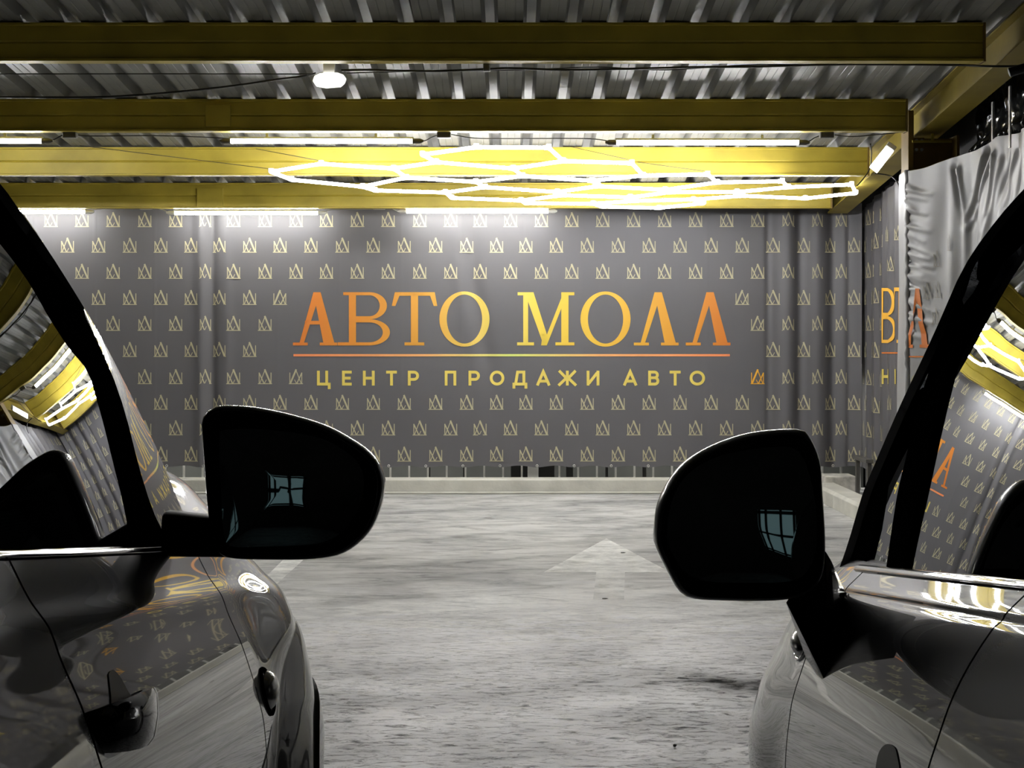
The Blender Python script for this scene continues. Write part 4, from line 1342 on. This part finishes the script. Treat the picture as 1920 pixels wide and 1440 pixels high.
    # cabin
    for sx in (xc - .38, xc + .38):
        mb = MB(); c = W(sx, 1.75, 0)
        mb.box((c.x - .25, 1.65, .45), (c.x + .25, 2.2, .62)); 
        mb.hexa([(c.x - .24, 1.62, .55), (c.x + .24, 1.62, .55), (c.x + .24, 1.74, .55), (c.x - .24, 1.74, .55), (c.x - .2, 1.40, 1.18), (c.x + .2, 1.40, 1.18), (c.x + .2, 1.50, 1.18), (c.x - .2, 1.50, 1.18)])
        st_ = obj('seat', mb, M['seat'], car, bevel=.05, seg=3)
        mb = MB(); mb.box((c.x - .12, 1.36, 1.22), (c.x + .12, 1.46, 1.40))
        obj('headrest', mb, M['seat'], st_, bevel=.035, seg=3)
    mb = MB()
    mb.hexa([W(.66, 2.5, .6), W(2 * xc - .66, 2.5, .6), W(2 * xc - .66, 3.0, .6), W(.66, 3.0, .6), W(.68, 2.55, .95), W(2 * xc - .68, 2.55, .95), W(2 * xc - .68, 3.0, 1.0), W(.68, 3.0, 1.0)])
    obj('dashboard', mb, M['seat'], car, bevel=.03)
    sx = xc - .38 if s > 0 else xc + .38
    c = W(sx, 2.35, .93); pts = []
    mb = MB()
    ringp = [c + Vector((.185 * math.cos(a * math.pi / 16), .08 * math.sin(a * math.pi / 16), .17 * math.sin(a * math.pi / 16))) for a in range(33)]
    mb.tube(ringp, .016, 8, cap=False); mb.tube([c + Vector((-.17, 0, 0)), c, c + Vector((.17, 0, 0))], .018, 6); mb.tube([c, c + Vector((0, .25, -.1))], .03, 8)
    obj('steering_wheel', mb, M['seat'], car, smooth=True)
    # inner far dark curtain: floor of the cabin
    obj('cabin_floor', MB().box((min(s * .62, s * (2 * xc - .62)), .6, .36), (max(s * .62, s * (2 * xc - .62)), 2.95, .4)), M['seat'], car)

    # door handle, and a flat black patch for the shade in its recess
    h = px['handle']
    Ya, Yb, zr0, hh, pr = h
    mb = MB(); rg = []
    for k in range(17):
        f = k / 16; Y = Ya + (Yb - Ya) * f; xs = bodyx(Y, zb(Y) + zr0); e = max(0., math.sin(math.pi * min(1., max(0., f)))) ** .7
        o_ = xs - pr * (.12 + .88 * e); th = .016 + .004 * e; z0 = zb(Y) + zr0
        hz_ = hh * (.72 + .28 * e)
        rg.append([W(o_ + th, Y, z0 - hz_ * .42), W(o_ + .004, Y, z0 - hz_ * .5), W(o_, Y, z0 - hz_ * .38), W(o_ - .002, Y, z0), W(o_, Y, z0 + hz_ * .38), W(o_ + .004, Y, z0 + hz_ * .5), W(o_ + th, Y, z0 + hz_ * .42)])
    mb.rings(rg)
    hd = obj('door_handle', mb, M['gloss_black'], door, smooth=True, sharp=45)
    mb = MB()
    for f in (.22, .78):
        Y = Ya + (Yb - Ya) * f; xs = bodyx(Y, zb(Y) + zr0); z0 = zb(Y) + zr0
        a = W(xs - pr * .45, Y - .02, z0 - .016); b = W(xs + .01, Y + .02, z0 + .016)
        mb.box([min(a[i], b[i]) for i in range(3)], [max(a[i], b[i]) for i in range(3)])
    obj('handle_foot', mb, M['trim'], hd) if False else obj('handle_foot', mb, M['trim'], door, bevel=.004)
    cpts = [hit(x, y, lambda Y, z: bodyx(Y, z) - .0015) for x, y in resample(px['cup_shade'] + [px['cup_shade'][0]], 40)[:-1]]
    mb = MB(); cc = sum((Vector(p) for p in cpts), Vector()) / len(cpts)
    n_ = len(cpts); vs = [W(*p) for p in cpts]; mid_ = []
    for p in cpts:
        q_ = Vector(p).lerp(cc, .35); q_.x = bodyx(q_.y, q_.z) - .0015; mid_.append(W(*q_))
    q_ = cc.copy(); q_.x = bodyx(q_.y, q_.z) - .0015
    mb.add(vs + mid_ + [W(*q_)], [(k, (k + 1) % n_, n_ + (k + 1) % n_, n_ + k) for k in range(n_)] + [(n_ + k, n_ + (k + 1) % n_, 2 * n_) for k in range(n_)])
    obj('handle_cup_shade', mb, M['bezel'], door, smooth=True)

    # side repeater lamp on the fender
    cx_, cy_, ry, rz, prj = px['lamp']
    c = hit(cx_, cy_, bodyx); rg = []; rg2 = []
    for i in range(7):
        t = i / 6; k_ = math.cos(t * math.pi / 2)
        rg.append([W(bodyx(c[1], c[2]) - prj * math.sin(t * math.pi / 2) + .002, c[1] + ry * k_ * math.cos(a * math.pi / 12) + 1e-5, c[2] + rz * k_ * math.sin(a * math.pi / 12) + .06 * ry * math.cos(a * math.pi / 12)) for a in range(24)])
    lens = obj('side_lamp', MB().rings(rg, False, True), M['lamp'], fender, smooth=True)
    for i, (kk, dx) in enumerate(((1.22, .003), (1.20, -.003), (1.08, -.005), (1.0, -.001))):
        rg2.append([W(bodyx(c[1] + ry * kk * math.cos(a * math.pi / 12), c[2] + rz * kk * math.sin(a * math.pi / 12)) + dx, c[1] + ry * kk * math.cos(a * math.pi / 12), c[2] + rz * kk * math.sin(a * math.pi / 12)) for a in range(24)])
    obj('lamp_rim', MB().rings(rg2, False, False), M['trim'] if s < 0 else M['chrome'], fender, smooth=True)

    # door mirror
    Ym, yaw = px['mirror_Y']
    mp_ = lambda a, b: (lambda r: P(a, b, Ym + yaw * (abs(a - CX) / F * Ym)))(0)
    out = [mp_(a, b) for a, b in px['mirror_out']]; out = resample(out + [out[0]], 73)[:-1]
    gl = [mp_(a, b) for a, b in px['mirror_glass']]; gl = resample(gl + [gl[0]], 73)[:-1]
    ctr_ = sum(out, Vector()) / len(out)
    # line the two outlines up by angle around the centre
    ang = lambda p: math.atan2(p.z - ctr_.z, p.x - ctr_.x)
    out.sort(key=ang); gl.sort(key=ang)

    def ring(src, k_, dy, dz=0.):
        return [Vector((ctr_.x + (p.x - ctr_.x) * k_, p.y + dy, ctr_.z + (p.z - ctr_.z) * k_ + dz)) for p in src]
    root = None
    hs = [ring(out, .935, -.006), ring(out, .955, -.006), ring(out, .975, -.001), ring(out, .992, .007), ring(out, 1.0, .018), ring(out, 1.0, .034), ring(out, .97, .065), ring(out, .88, .10), ring(out, .7, .128), ring(out, .4, .143), ring(out, .05, .147)]
    root = obj('side_mirror', MB().rings(hs, False, True), M['mirror_paint'] if s > 0 else paint_, car, smooth=True)
    bz = [ring(out, .95, -.004), ring(out, .94, -.010), ring(out, .915, -.009), [p + Vector((0, -.002, 0)) for p in gl], [p + Vector((0, .012, 0)) for p in gl]]
    obj('bezel', MB().rings(bz, False, False), M['bezel'], root, smooth=True, sharp=60)
    # mirror glass: slightly convex, set a little back
    gc = sum(gl, Vector()) / len(gl); n_ = len(gl)
    vs = []; rings_ = []
    tl = px['mirror_tilt']
    for k_ in (1., .85, .7, .55, .4, .25, .1):
        rings_.append([Vector((gc.x + (p.x - gc.x) * k_, gc.y + .0085 + tl[0] * (p.x - gc.x) * k_ + tl[1] * (p.z - gc.z) * k_ + (p.y - gc.y) * k_ - .002 * (1 - k_ * k_), gc.z + (p.z - gc.z) * k_)) for p in gl])
    obj('mirror_glass', MB().rings(rings_, False, True), M['mirror'], root, smooth=True)
    if 'arm' in px:
        a0, a1 = px['arm']
        rg = []
        for (pts_, Y) in ((a0, Ym + .02), (a1, Ym + .02)):
            (xa_, ya_), (xb_, yb_) = pts_; A = P(xa_, ya_, Y); B_2 = P(xb_, yb_, Y); sec_ = []
            for a in range(16):
                th = a * math.pi / 8; zz = (A.z + B_2.z) / 2 + (A.z - B_2.z) / 2 * math.copysign(abs(math.sin(th)) ** .45, math.sin(th))
                xx = A.x + (B_2.x - A.x) * (A.z - zz) / (A.z - B_2.z)
                sec_.append((xx, Y + .035 + .045 * math.copysign(abs(math.cos(th)) ** .45, math.cos(th)), zz))
            rg.append(sec_)
        obj('mirror_arm', MB().rings(rg), M['bezel'], root, smooth=True, sharp=50)
    if 'foot' in px:
        bm = bmesh.new()
        for a, b, Y in px['foot']: bm.verts.new(P(a, b, Y))
        bmesh.ops.convex_hull(bm, input=bm.verts)
        bmesh.ops.delete(bm, geom=[v for v in bm.verts if not v.link_faces], context='VERTS')
        mb = MB(); bm.verts.index_update(); mb.v = [tuple(v.co) for v in bm.verts]; mb.f = [tuple(v.index for v in f.verts) for f in bm.faces]; bm.free()
        obj('mirror_foot', mb, M['gloss_black'], root, smooth=True, bevel=.007, seg=3)
    return car


PX_L = dict(
    bulge=((3.08, .36, .75, .10, .046),),
    belt_end=2.86,
    bar_in=[(258, 1041), (254, 977), (242, 920), (225, 853), (200, 757), (179, 691), (146, 649), (108, 591), (67, 520), (0, 432), (-60, 366)],
    bar_out=[(345, 1041), (316, 1010), (290, 965), (262, 880), (235, 775), (205, 690), (150, 575), (58, 420), (0, 360), (-60, 300)],
    pillar=[(380, 1048, .565), (345, 965, .588), (322, 910, .603), (300, 855, .617), (250, 749, .645), (183, 620, .67), (96, 478, .70), (37, 395, .72), (0, 343, .735), (-60, 280, .752)],
    handle=(1.90, 2.18, -.19, .066, .034),
    cup_shade=[(204, 1264), (211, 1255), (225, 1268), (240, 1295), (257, 1324), (262, 1345), (215, 1350), (208, 1300)],
    lamp=(501, 1296, .045, .036, .024),
    mirror_Y=(2.72, 0.), mirror_tilt=(.103, .04),
    mirror_out=[(360 + x / 4.363, 740 + y / 4.363) for x, y in ((65, 240), (75, 190), (110, 140), (180, 100), (270, 90), (450, 100), (640, 130), (830, 175), (1000, 225), (1150, 285), (1300, 370), (1420, 450), (1500, 530), (1550, 620), (1570, 700), (1565, 800), (1540, 930), (1480, 1080), (1390, 1200), (1270, 1290), (1150, 1335), (950, 1358), (600, 1360), (330, 1350), (215, 1310), (150, 1180), (118, 960), (90, 600))],
    mirror_glass=[(360 + x / 4.363, 740 + y / 4.363) for x, y in ((228, 300), (300, 285), (500, 280), (800, 305), (1050, 355), (1230, 445), (1360, 555), (1415, 680), (1400, 850), (1340, 1000), (1240, 1130), (1120, 1205), (950, 1238), (600, 1245), (340, 1242), (280, 1200), (255, 1050), (240, 800), (228, 500))],
    arm=(((305, 962), (305, 1046)), ((398, 972), (425, 1047))))
PX_L['bar_out'][0] = (350, 1041)
build_car(-1, 'black glossy car on the left with the rounded side mirror and door handle',
          [(-.78, .52), (-.72, .485), (-.62, .455), (-.5, .431), (-.38, .4305), (-.305, .4355), (-.255, .446), (-.21, .459), (-.16, .476), (-.11, .498), (-.075, .511), (-.044, .5325), (0, .555)],
          1.0345, .1155, .555, 1.36, 0, 1.885, 3.0, (3.64, .27, .36, .275), (.036, .018), (3.42, .9, .25), (10.2, 31.5), (2.77, .5, .12),
          [(0, 0), (.04, .05), (.085, .10), (.13, .145), (.2, .18), (.35, .205), (.80, .225)], 'paint_left', 'glass_left', PX_L)

c2 = lambda x, y: (1200 + x / 2.768, 780 + y / 2.768)
PX_R = dict(
    nose=4.95,
    bulge=((3.15, .4, .45, .16, .036),),
    belt_end=3.22,
    bar_in=[(1612, 1084), (1621, 1068), (1643, 979), (1657, 890), (1679, 840), (1727, 729), (1756, 655), (1790, 585), (1849, 500), (1920, 420), (1985, 352)],
    bar_out=[(1578, 1084), (1586, 1060), (1606, 1000), (1628, 940), (1652, 872), (1698, 765), (1738, 676), (1768, 610), (1814, 514), (1870, 432), (1930, 362), (1990, 300)],
    pillar=[(1566, 1086, .655), (1572, 1070, .66), (1592, 1012, .667), (1616, 930, .677), (1641, 868, .687), (1688, 760, .703), (1729, 673, .718), (1760, 606, .732), (1806, 503, .755), (1862, 421, .776), (1920, 354, .795), (1985, 290, .812)],
    pil_bulge=.004,
    bar2_in=[(1660, 1084), (1661, 1068), (1682, 929), (1699, 857), (1721, 762), (1752, 668), (1775, 605)],
    bar2_out=[(1689, 1086), (1690, 1073), (1721, 929), (1749, 801), (1782, 673), (1804, 607), (1822, 560)],
    handle=(2.17, 2.44, -.30, .05, .03),
    cup_shade=[(1640, 1462), (1643, 1430), (1649, 1408), (1660, 1396), (1672, 1397), (1681, 1412), (1684, 1462)],
    lamp=(1506, 1207, .045, .026, .026),
    mirror_Y=(2.92, 0.), mirror_tilt=(-.09, .06),
    mirror_out=[c2(x, y) for x, y in ((75, 620), (85, 520), (105, 440), (150, 350), (210, 270), (300, 200), (420, 140), (560, 95), (700, 75), (830, 72), (880, 95), (920, 170), (945, 260), (955, 400), (965, 560), (968, 700), (960, 800), (930, 880), (870, 930), (760, 960), (600, 968), (430, 965), (280, 955), (210, 920), (160, 840), (110, 740), (80, 670))],
    mirror_glass=[c2(x, y) for x, y in ((140, 620), (150, 500), (180, 400), (230, 320), (300, 260), (420, 205), (560, 175), (700, 160), (800, 165), (850, 220), (880, 300), (905, 420), (915, 560), (910, 680), (880, 780), (800, 850), (600, 866), (350, 863), (240, 820), (180, 740), (150, 680))],
    foot=[(1474, 1128, 2.96), (1482, 1145, 2.98), (1496, 1175, 2.98), (1512, 1236, 2.97), (1532, 1268, 2.96), (1549, 1280, 2.92), (1556, 1268, 2.92), (1570, 1225, 2.99), (1580, 1180, 3.06), (1584, 1130, 3.14), (1568, 1085, 3.02), (1558, 1050, 2.98), (1546, 1030, 2.97), (1500, 1110, 2.95), (1590, 1120, 3.17)])
build_car(1, 'dark grey glossy car on the right with a squarish side mirror on a foot',
          [(-.78, .58), (-.7, .55), (-.6, .522), (-.5, .506), (-.36, .503), (-.25, .513), (-.22, .520), (-.195, .528), (-.14, .547), (-.11, .561), (-.085, .575), (-.05, .598), (-.036, .609), (0, .645)],
          .9928, .112, .645, 1.42, 0, 2.13, 3.14, (4.32, .31, .36, .34), (.0, .0), (3.2, .2, 1.0), (9.6, 18.6), (2.68, .5, .066),
          [(0, 0), (.04, .03), (.085, .06), (.13, .08), (.2, .10), (.35, .12), (.78, .14)], 'paint_right', 'glass_right', PX_R)


# ------------------------------------------------------------------ world and view
w = bpy.data.worlds.new('world'); scene.world = w; w.use_nodes = True
w.node_tree.nodes['Background'].inputs['Color'].default_value = (.5, .55, .6, 1)
w.node_tree.nodes['Background'].inputs['Strength'].default_value = .01
scene.view_settings.view_transform = 'Standard'
scene.view_settings.look = 'None'
scene.view_settings.exposure = 0.5
scene.cycles.use_denoising = True
scene.cycles.max_bounces = 8
scene.cycles.diffuse_bounces = 4
scene.cycles.glossy_bounces = 5
scene.cycles.transparent_max_bounces = 12
scene.cycles.sample_clamp_indirect = 6.0
